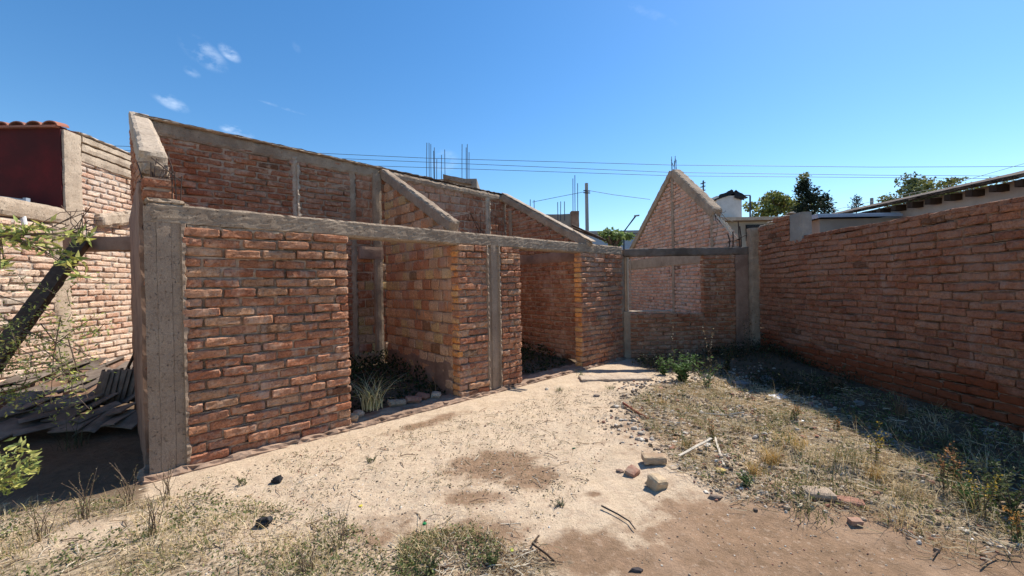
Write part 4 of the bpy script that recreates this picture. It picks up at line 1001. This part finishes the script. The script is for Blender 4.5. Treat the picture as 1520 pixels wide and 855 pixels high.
stalk_plant(1056, 556, 1.0, 3, 'tall_weed', 'tall dry stalks before the brick pier right of the window', STRAW, PALE, leaf=.03, lean=.2, dens=20)
stalk_plant(1110, 545, 1.05, 6, 'tall_weed', 'cluster of tall dark weeds in the shaded corner column', [(.06, .07, .03), (.1, .09, .05)], RUST, leaf=.05, lean=.25, dens=24)
stalk_plant(1080, 550, .5, 9, 'leafy_weed', 'dark leafy weed in deep shade between window wall and corner', [(.04, .06, .02)], leaf=.06, lean=.6)
spec = [(1297, 690, .32, 'weed with yellow flower spikes at the shade edge in the middle of the grass bank', YEL), (1425, 735, .34, 'weed with two rusty flower spikes before the shaded wall foot', RUST), (1395, 730, .30, 'slim rusty weed just left of the two spiked one', RUST),
        (1462, 770, .26, 'yellow flowered weed nearest the dark hollow at the right edge', YEL), (1505, 800, .18, 'orange topped weed at the lower right corner', (.6, .3, .08)), (1240, 642, .16, 'short rusty weed by the pale shard at the shade edge', RUST), (1180, 622, .14, 'low rusty weed left of the white board', RUST),
        (1055, 655, .2, 'thin dry weed above the pale sticks', RUST)]
for (px, py, h, lab, fl) in spec: stalk_plant(px, py, h*1.2, 6, 'flowering_weed', lab, OLIVE+GREEN, fl, leaf=.028, lean=.3, group=None, dens=22)
stalk_plant(1108, 722, .16, 7, 'leafy_weed', 'small dark green weed right of the yellow stone', BG, leaf=.035, lean=.8)
stalk_plant(1440, 755, .22, 8, 'leafy_weed', 'broad green weed at the edge of the dark hollow', BG, leaf=.05, lean=.9)
stalk_plant(1512, 700, .42, 3, 'leafy_weed', 'pale leafed shoot leaning in from the right edge', [(.3, .34, .2), (.2, .25, .12)], leaf=.035, lean=.5)
stalk_plant(550, 685, .07, 9, 'low_weed', 'small green weed on the dust before the first doorway', GREEN, leaf=.022, lean=1.2, dens=16)
stalk_plant(360, 720, .10, 7, 'low_weed', 'small green weed at the foot of the near brick panel', GREEN, leaf=.025, lean=1.2, dens=16)
stalk_plant(830, 752, .06, 9, 'low_weed', 'flat grey green weed beside the black stick', [(.2, .2, .12)], leaf=.02, lean=1.5, dens=16)
stalk_plant(505, 815, .26, 9, 'twiggy_weed', 'leafless twiggy weed in the lower left of the yard', STRAW, None, leaf=.008, lean=.7, dens=6)
stalk_plant(460, 850, .2, 9, 'twiggy_weed', 'leafless twiggy weed at the bottom edge left of centre', STRAW, None, leaf=.008, lean=.7, dens=6)
stalk_plant(730, 838, .12, 10, 'low_weed', 'upright green weed in the litter at the bottom centre', GREEN, leaf=.025, lean=.6)
stalk_plant(640, 850, .14, 10, 'low_weed', 'dense green weed at the bottom edge left of the centre litter', GREEN, leaf=.025, lean=.8)
for (px, py, h, lab) in ((1475, 745, .30, 'dark green weed in the hollow beside the shaded wall foot'), (1500, 765, .34, 'dense dark weed at the right edge above the hollow'), (1410, 712, .22, 'green weed at the shade line below the right wall')):
    stalk_plant(px, py, h, 12, 'leafy_weed', lab, [(.06, .09, .03), (.12, .14, .06)], leaf=.045, lean=.9)
# dry tufts
GOLD_ = [(.55, .36, .12), (.62, .44, .18)]
def tuft(px, py, h, n, label, cols, w_=.005, name='grass_tuft', bend=(.3, 1.1), g=None, spread=.03, group=None):
    g = G(px, py) if g is None else g; mb = MB(); P = g+R.normal(size=(n, 3))*np.array([spread, spread, 0])
    blades(mb, P, R.uniform(.45, 1, n)*h, R.uniform(*bend, n), R.uniform(.6, 1.2, n)*w_, pick(cols, n), seg=5)
    mb.build(name, 'grass', loc=g, label=label, cat='grass tuft', group=group)
for k, (px, py, h, n_) in enumerate(((1095, 640, .20, 90), (1170, 660, .18, 80), (1215, 690, .20, 90), (1260, 700, .22, 90), (1350, 735, .22, 90), (1200, 765, .14, 70), (1080, 668, .15, 60), (1150, 625, .16, 60), (1330, 770, .16, 70))):
    tuft(px, py, h, n_, ['pale tuft behind the bank of rubble', 'loose yellow tuft between the two dry weeds', 'wide pale tuft behind the flat concrete lump', 'straw tuft just before the shade line', 'straw tuft right of the yellow flower spikes', 'low tuft under the flat concrete lump', 'olive tuft behind the leaning pale stick', 'olive tuft near the pale shard at the shade', 'low pale tuft above the white shard'][k], [STRAW+GREEN, GOLD_, STRAW, STRAW+OLIVE, STRAW, OLIVE, OLIVE+GREEN, OLIVE, STRAW][k], spread=.07)
GOLD = [(.55, .36, .12), (.62, .44, .18), (.45, .28, .10)]
tuft(1145, 690, .22, 160, 'golden dry grass tuft right of the yellow stone', GOLD); tuft(1120, 705, .14, 110, 'shorter golden grass tuft beside the small dark weed', GOLD)
tuft(1020, 665, .16, 70, 'dry brown tuft above the stacked loose bricks', GOLD+OLIVE); tuft(1300, 712, .2, 80, 'golden blades around the foot of the yellow flower spikes', GOLD)
tuft(1240, 580, .3, 60, 'reddish dry tuft at the foot of the right wall near its far end', [(.25, .13, .07)]); tuft(1338, 618, .42, 60, 'reddish dry tuft halfway along the foot of the right wall', [(.28, .17, .10)])
tuft(1405, 668, .34, 60, 'grey green grass tuft in shade at the foot of the right wall', [(.16, .16, .09)]); tuft(1440, 760, .28, 40, 'arching blades leaning over the dark hollow', OLIVE+STRAW)
tuft(905, 578, .1, 50, 'small green tuft in front of the flat slab', GREEN); tuft(830, 580, .09, 50, 'small green tuft by the stones before the second doorway', GREEN)
tuft(862, 560, .16, 60, 'green tuft at the foot of the jamb of the second doorway', GREEN); tuft(985, 600, .1, 60, 'yellowish tuft in the rubble before the window wall', GOLD)
tuft(1455, 700, .26, 40, 'pale curling blades against the dark shade near the right wall', STRAW)
gd = S(1.80, .24, .10); tuft(0, 0, .58, 130, 'spiky pale grass clump growing in the first doorway', [(.50, .50, .28), (.66, .62, .38), (.34, .36, .17)], .009, 'grass_clump', (.5, 1.3), g=gd, spread=.05)
tuft(0, 0, .5, 14, 'thin dry stems leaning in the first doorway by the plastered base', [(.22, .16, .1)], .006, 'grass_clump', (.5, 1), g=S(2.75, .35, .1), spread=.06)
tuft(0, 0, .45, 40, 'dark grass clump in the shade beside the tile heap', [(.08, .09, .05)], .006, 'grass_clump', (.5, 1.3), g=G(110, 665), spread=.06)
for k, (px, py) in enumerate(((125, 770), (190, 750), (60, 800), (230, 790), (250, 740))):
    stalk_plant(px, py, .34, 10, 'twiggy_weed', ['feathery dry weed in the lower left shade edge', 'feathery dry weed left of the corner column', 'low dry weed at the lower left corner', 'dry weed between corner column and bottom edge', 'dry weed at the foot of the corner column'][k], OLIVE+STRAW, None, leaf=.012, lean=.5, dens=30)

# left shrub
root = thing('shrub', (-5.4, 2.9, 0), 'sunlit yellow green shrub with drooping bare twigs at the left edge', 'shrub')
mb = MB(); LP, LD, LS = [], [], []
def branch(pts, Ys, r0, r1, leaves, ls=.06, spread=.05, tipn=0):
    P = [at(x, y, Y) for (x, y), Y in zip(pts, Ys)]; tube(mb, P, r0, 5, r1=r1)
    for _ in range(int(leaves*3.0)):
        i = rnd.randrange(len(P)-1); u = rnd.random(); p = P[i]+(P[i+1]-P[i])*u+R.normal(size=3)*spread*.5
        LP.append(p); LD.append((rnd.gauss(0, .8), rnd.gauss(0, .8), rnd.gauss(0.1, .7))); LS.append(ls*rnd.uniform(.5, 1.1))
    for _ in range(tipn):
        LP.append(P[-1]+R.normal(size=3)*spread*.35); LD.append((rnd.gauss(0, 1), rnd.gauss(0, 1), rnd.gauss(0, .9))); LS.append(ls*rnd.uniform(.8, 1.3))
tr = np.array([-5.4, 2.9, 0])
tube(mb, [tr, tr+np.array([.1, .0, 1.0]), tr+np.array([.5, .1, 1.9])], .04, 7, r1=.02)
tube(mb, [tr+np.array([.05, 0, .5]), at(-150, 520, 2.9), at(-40, 500, 2.9)], .02, 6, r1=.01)
tube(mb, [tr+np.array([.4, .1, 1.7]), at(-60, 340, 3.0), at(0, 350, 3.0)], .02, 6, r1=.01)
for (x, y) in ((20, 335), (40, 345), (55, 350), (10, 352), (65, 338), (30, 360), (118, 348), (128, 352), (100, 350), (92, 380), (105, 395), (110, 385), (85, 366), (118, 408), (0, 400), (6, 395), (48, 362), (75, 352)):
    branch([(0, 350), ((x)/2, 345+(y-345)*.4), (x, y)], [3.0, 3.02, 3.0+rnd.uniform(-.12, .12)], .006, .003, 2, .075, .05, 11)
for (x0, y0, x1, y1, nl) in ((-40, 490, 60, 505, 6), (0, 470, 120, 520, 10), (-10, 480, 165, 545, 14), (20, 500, 150, 480, 18), (90, 470, 75, 600, 18), (100, 500, 130, 590, 16), (60, 480, 95, 560, 14), (70, 520, 140, 470, 20), (-20, 540, 60, 560, 40), (-20, 560, 30, 590, 40), (0, 540, 90, 545, 24), (80, 530, 110, 585, 14), (120, 500, 155, 480, 18), (-20, 520, 50, 530, 26), (40, 560, 35, 585, 12), (60, 460, 100, 470, 8), (-30, 430, 80, 465, 4), (-40, 600, 15, 605, 10), (60, 545, 110, 570, 14), (90, 540, 60, 500, 16)):
    mx_, my_ = (x0+x1)/2+rnd.uniform(-12, 12), (y0+y1)/2+rnd.uniform(-14, 14); yy = 2.9+rnd.uniform(-.15, .35)
    branch([(x0, y0), (mx_, my_), (x1, y1)], [yy, yy+.05, yy], .0045, .002, nl, .038, .07)
for k in range(30):
    x0, y0 = rnd.uniform(-30, 110), rnd.uniform(400, 600); x1, y1 = x0+rnd.uniform(-25, 60), y0+rnd.uniform(-20, 55); yy = 2.9+rnd.uniform(-.2, .4)
    branch([(x0, y0), ((x0+x1)/2+rnd.uniform(-8, 8), (y0+y1)/2-8), (x1, y1)], [yy, yy+.04, yy], .003, .0015, 9, .034, .07, 4)
for k in range(26):
    x = rnd.uniform(-40, 60); y = 700+rnd.uniform(-35, 35)-x*.25
    branch([(-60, 730), ((x-60)/2, 715), (x, y)], [2.3, 2.25, 2.2+rnd.uniform(-.1, .1)], .004, .002, 3, .045, .05, 9)
mb.build('branches', 'bark', root)
lb = MB(); n = len(LP); leafset(lb, np.array(LP), np.array(LD), np.array(LS), .34, pick([(.42, .43, .10), (.26, .31, .08), (.56, .54, .17), (.18, .23, .07)], n), .2)
lb.build('foliage', 'leaf', root)

# far trees
def crown(mb, c, rx, rz, n, cols, ls, lobes=14, seed=1):
    rr = random.Random(seed); P = []
    L_ = [(c+np.array([rr.gauss(0, .45)*rx, rr.gauss(0, .4)*rx, rr.gauss(.05, .45)*rz]), rr.uniform(.25, .5)) for _ in range(lobes)]
    for i in range(n):
        q_, r_ = L_[rr.randrange(lobes)]; v = np.array([rr.gauss(0, 1), rr.gauss(0, 1), rr.gauss(0, 1)]); v /= np.linalg.norm(v); v *= rr.random()**.4
        P.append(q_+v*np.array([rx, rx, rz])*r_)
    P = np.array(P); cc = pick(cols, n, .35); leafset(mb, P, R.normal(size=(n, 3))+np.array([0, 0, -.1]), R.uniform(.6, 1.3, n)*ls, .7, cc)
def tree(px, py, Y, rx, rz, n, cols, label, ls=.28, name='tree', seed=1):
    c = at(px, py, Y); root = thing(name, (c[0], Y, 0), label, 'tree'); mb = MB()
    tube(mb, [(c[0], Y, 0), (c[0]+.1, Y, c[2]*.5), tuple(c)], .22, 7, r1=.08)
    for k in range(5): a = k*1.3; tube(mb, [c-Z*rz*.8, c+np.array([math.cos(a)*rx*.6, math.sin(a)*rx*.6, rz*.2])], .08, 5, r1=.03)
    mb.build('trunk', 'bark', root); mb = MB(); crown(mb, c, rx, rz, n, cols, ls, seed=seed); mb.build('crown', 'leaf', root)
YG = [(.24, .26, .05), (.15, .18, .04), (.32, .30, .08), (.10, .12, .035)]
tree(1152, 303, 34, 1.7, 1.3, 2600, YG, 'round yellow green tree left of the dark conifer', .24, seed=3)
tree(1178, 308, 37, 1.9, 1.6, 2200, YG, 'yellow green tree close behind the dark conifer', .24, seed=8)
tree(1356, 294, 40, 2.3, 1.5, 2600, [(.12, .14, .05), (.2, .22, .08), (.08, .10, .04)], 'dull green tree above the left end of the long house roof', .26, seed=5)
tree(1408, 284, 42, 3.6, 1.4, 2600, YG+[(.2, .2, .1)], 'sparse pale green tree above the middle of the long house roof', .24, seed=6)
tree(1331, 300, 50, 1.6, .7, 700, [(.2, .2, .12), (.14, .13, .08)], 'small grey green tree at the far end of the long house roof', .24, seed=7)
tree(911, 355, 14, .55, .42, 900, [(.22, .32, .10), (.3, .38, .14), (.14, .2, .07)], 'bright green bush tree behind the low end of the sloping beam', .13, seed=9)
tree(998, 318, 42, 1.0, .6, 10, GREEN, 'hidden tree', .2, seed=2) if False else None
def conifer(px, ytop, ybot, Y, w_, n, label, seed=1):
    rr = random.Random(seed); a = at(px, ytop, Y); b_ = at(px, ybot, Y); H_ = a[2]-b_[2]; root = thing('conifer', (a[0], Y, 0), label, 'tree')
    mb = MB(); tube(mb, [(a[0], Y, 0), tuple(a)], .18, 6, r1=.03); mb.build('trunk', 'bark', root); P = []; D = []
    nb_ = 58
    for k in range(nb_):
        u = k/nb_; z_ = a[2]-H_*u; r_ = w_*(.18+.82*u**.7)*rr.uniform(.6, 1.15); an_ = rr.uniform(0, 6.28)
        for i in range(n//nb_):
            v = rr.random()**.7; P.append((a[0]+math.cos(an_)*r_*v+rr.gauss(0, .11), Y+math.sin(an_)*r_*v+rr.gauss(0, .11), z_-.1*r_*v+.25*r_*v*v+rr.gauss(0, .10))); D.append((math.cos(an_)+rr.gauss(0, .6), math.sin(an_)+rr.gauss(0, .6), rr.gauss(.2, .5)))
    mb = MB(); P = np.array(P); leafset(mb, P, np.array(D), R.uniform(.12, .26, len(P)), .5, pick([(.02, .035, .02), (.035, .05, .03), (.015, .025, .015)], len(P))); mb.build('crown', 'leaf', root)
conifer(1197, 269, 322, 30, 1.25, 3400, 'dark conifer standing among the yellow green trees', 4)
conifer(1223, 291, 322, 31, .8, 1200, 'smaller dark conifer right of the large dark one', 5)
conifer(1271, 292, 312, 45, .7, 500, 'tiny distant conifer left of the chimney pipe', 6)

# ------------------------------------------------------------------ loose things in the yard
def slabthing(name, mt, px, py, dims, rot, label, cat, up=0.0, tilt=(0, 0), group=None, amp=.0045, chip=.010):
    g = G(px, py); mb = MB(); l, w_, h = dims; prism(mb, (-l/2, -w_/2, 0), X1*l, Y1*w_, Z*h, res=.022, amp=amp, freq=16, chip=chip, amp2=amp*.4)
    o = mb.build(name, mt, loc=(0, 0, 0), label=label, cat=cat, group=group); o.location = (g[0], g[1], g[2]+up-.014); o.rotation_euler = (tilt[0], tilt[1], rot); return o
slabthing('loose_brick', 'brick_piece', 971, 688, (.20, .12, .07), -.1, 'pale whole brick lying flat at the top of the small brick stack', 'brick', .02)
slabthing('loose_brick', 'brick_piece', 972, 722, (.13, .12, .10), .5, 'pale broken brick tipped towards the camera below the flat one', 'brick', .0, (.25, .2))
slabthing('loose_brick', 'red_piece', 938, 702, (.11, .10, .07), .7, 'brown broken brick left of the small brick stack', 'brick', -.01, (.2, -.2))
slabthing('loose_brick', 'brick_piece', 1060, 640, (.12, .07, .03), .2, 'pale brick fragment among dry grass above the pale sticks', 'brick')
slabthing('concrete_lump', 'concrete_pale', 1214, 734, (.19, .13, .05), -.2, 'flat pale concrete lump left of the red brick fragments', 'concrete lump', .0, (.05, .03))
slabthing('loose_brick', 'red_piece', 1262, 748, (.16, .10, .05), -.5, 'red brick fragment lying on the edge of the bare dirt', 'brick')
slabthing('loose_brick', 'red_piece', 1270, 778, (.08, .06, .05), -.2, 'dark brick stub at the edge of the bare dirt', 'brick')
slabthing('board', 'white_bit', 1157, 590, (.22, .17, .015), .3, 'white board lying at the edge of the shade', 'board', .02, (.1, 0), amp=.002)
slabthing('board', 'concrete_pale', 1170, 695, (.42, .08, .02), -.35, 'long pale board half buried in the dry grass', 'board', .0, amp=.006)
slabthing('concrete_slab', 'concrete_pale', 912, 563, (1.15, .34, .06), .02, 'low flat concrete slab at the foot of the house end', 'slab', -.0, amp=.008)
for (px, py, r_, c, lab) in ((1312, 650, .09, (.30, .27, .24), 'rounded grey stone in the shade of the right wall'), (1070, 700, .035, (.55, .42, .16), 'round yellow stone at the foot of the leaning pale stick'), (1060, 740, .05, (.20, .15, .12), 'brown stone on the edge of the bare dirt'),
        (748, 690, .014, (.12, .08, .07), 'small dark stone on the damp patch in the middle of the yard'), (734, 698, .011, (.7, .65, .6), 'tiny white stone on the damp patch in the middle of the yard'), (1050, 560, .10, (.42, .36, .31), 'pale stone at the edge of the window wall shade'), (1100, 572, .14, (.24, .21, .2), 'grey stone in shade beside the corner'),
        (812, 578, .05, (.5, .44, .36), 'pale stone before the second doorway'), (1140, 565, .13, (.22, .2, .18), 'dark rubble lump in the corner shade'), (885, 588, .05, (.32, .25, .2), 'brown stone in front of the flat slab'), (1275, 600, .07, (.28, .25, .22), 'grey stone by the foot of the right wall'), (920, 700, .035, (.25, .17, .13), 'brown clod left of the loose bricks'), (1470, 640, .05, (.45, .4, .35), 'pale stone at the wall foot near the right edge'), (945, 848, .03, (.06, .05, .05), 'black lump at the bottom edge'), (700, 722, .008, (.7, .7, .68), 'tiny pale pebble left of the damp patch')):
    g = G(px, py); mb = MB(); rock(mb, g-Z*r_*.2, r_, c, .6); mb.build('stone', 'stone', loc=g, label=lab, cat='stone')
for (px, py, r_, lab) in ((411, 716, .045, 'black charred lump near the brick panel'), (392, 780, .05, 'black charred lump nearer the bottom edge')):
    g = G(px, py); mb = MB(); prism(mb, g-np.array([r_, r_*.6, .01]), X1*r_*2+Z*.01, Y1*r_*1.3, Z*r_*1.1, res=.015, amp=.014, freq=22, chip=.02); mb.build('charred_lump', 'black', loc=g, label=lab, cat='lump')
def stick(pts, r_, mt, name, label, cat='stick', up=.02, r1=None):
    P = [G(x, y, up) for x, y in pts]; mb = MB(); tube(mb, P, r_, 6, r1=r1); mb.build(name, mt, loc=P[0], label=label, cat=cat)
stick([(893, 755), (918, 768), (934, 778), (943, 790)], .006, 'black', 'stick', 'black burnt stick lying on the pale dust', r1=.004)
stick([(925, 603), (948, 616), (962, 624)], .014, 'wood_red', 'stick', 'red brown stick in the rubble before the window wall')
stick([(968, 622), (1000, 629), (1010, 630)], .008, 'wood_pale', 'stick', 'pale thin stick right of the red brown one', up=.015)
stick([(1038, 617), (1075, 620), (1105, 622)], .010, 'wood_pale', 'stick', 'long straight pale stick across the rubble', up=.03)
stick([(990, 646), (1016, 651)], .008, 'wood', 'stick', 'short dark stick above the pale sticks')
def plank(a0, b0, label, wdt=.035, up0=.02, up1=.06):
    p = G(*a0, up0); q_ = G(*b0, up1); mb = MB(); bar(mb, p, q_, wdt, .012, res=.05, amp=.003, chip=.004); mb.build('lath', 'wood_pale', loc=p, label=label, cat='lath')
plank((1008, 684), (1056, 664), 'pale lath propped above the loose brick stack', .03, .05, .09); plank((1061, 655), (1075, 698), 'pale lath pointing at the round yellow stone', .022, .05, .02)
for (px, py, l, lab) in ((1000, 690, .09, 'white plaster shard beside the flat loose brick'), (985, 738, .04, 'narrow white shard below the brick stack'), (1198, 722, .05, 'small white shard above the concrete lump'), (1352, 786, .06, 'white shard on the right grass bank'), (1450, 802, .05, 'white shard near the lower right corner'), (710, 806, .02, 'tiny white scrap in the bottom centre litter'), (995, 742, .035, 'second narrow white shard below the brick stack'), (893, 602, .05, 'white scrap in front of the flat slab'), (1338, 814, .015, 'tiny white scrap on the bare dirt'), (870, 705, .018, 'tiny white scrap left of the loose bricks'), (1370, 778, .03, 'pale scrap beside the white shard on the grass bank'), (1190, 625, .08, 'pale shard near the white board'), (1150, 612, .10, 'pale flat shard left of the white board')):
    slabthing('shard', 'white_bit', px, py, (l, l*.45, .008), rnd.uniform(-1, 1), lab, 'shard', .006, (rnd.uniform(-.2, .2), rnd.uniform(-.2, .2)), amp=.003, chip=.006)
for (px, py, lab, c) in ((630, 778, 'green glass shard on the pale dust', (.02, .18, .06)), (852, 666, 'green glass shard above the loose bricks', (.02, .15, .08)), (760, 818, 'lime green scrap in the bottom centre litter', (.5, .55, .12)), (535, 752, 'yellow scrap on the pale dust', (.6, .5, .08))):
    g = G(px, py, .004); mb = MB(); rock(mb, g, .014, c, .35); mb.build('shard', 'stone', loc=g, label=lab, cat='shard')
stick([(800, 800), (790, 812), (812, 828), (822, 838)], .006, 'wood', 'stick', 'bent dark stick at the bottom centre'); stick([(1385, 830), (1400, 815), (1394, 808)], .0035, 'bark', 'stick', 'forked pale twig on the right grass bank')
stick([(1455, 845), (1480, 828), (1515, 832)], .004, 'bark', 'stick', 'curved pale stick at the lower right corner'); stick([(1470, 805), (1490, 815), (1500, 828)], .0035, 'wood_pale', 'stick', 'pale stick above the lower right corner')
rr_ = random.Random(5); kk = 0
for p in zone([(930, 570), (1130, 560), (1230, 615), (1320, 690), (1180, 720), (1010, 690), (905, 640)], 64):
    l = rr_.uniform(.035, .10); mb = MB(); prism(mb, (-l/2, -l*.33, 0), X1*l, Y1*l*.66, Z*l*.4, res=.02, amp=.007, freq=18, chip=.014)
    o = mb.build('rubble_piece', rr_.choice(['red_piece', 'brick_piece', 'concrete_pale', 'concrete']), loc=(0, 0, 0), label='small angular broken masonry piece lying in the rubble strip between dust and shade', cat='rubble piece', group='broken masonry pieces in the rubble strip')
    o.location = (p[0], p[1], p[2]-.012); o.rotation_euler = (rr_.uniform(-.4, .4), rr_.uniform(-.4, .4), rr_.uniform(0, 3.1))
# bricks inside doorway 1
for (s_, t_, l, ro, mt, lab) in ((1.52, .12, .14, .3, 'brick_piece', 'pale stone block at the left edge of the first doorway'), (1.62, .2, .12, .9, 'concrete_pale', 'pale lump against the left side of the first doorway'), (2.15, .28, .24, .5, 'concrete', 'grey block on the floor of the first doorway'), (2.38, .26, .22, .2, 'red_piece', 'dark red brick on the floor of the first doorway'), (2.55, .32, .20, -.3, 'red_piece', 'red brick farther right on the floor of the first doorway'), (2.72, .24, .14, .1, 'concrete_pale', 'small pale block near the right side of the first doorway')):
    q_ = S(s_, t_); mb = MB(); prism(mb, (-l/2, -.06, 0), X1*l, Y1*.12, Z*.08, res=.03, amp=.008, freq=14, chip=.02); o = mb.build('loose_block', mt, loc=(0, 0, 0), label=lab, cat='block'); o.location = (q_[0], q_[1], .045); o.rotation_euler = (rnd.uniform(-.15, .15), .1, ro)
print('verts', sum(len(m_.vertices) for m_ in bpy.data.meshes))
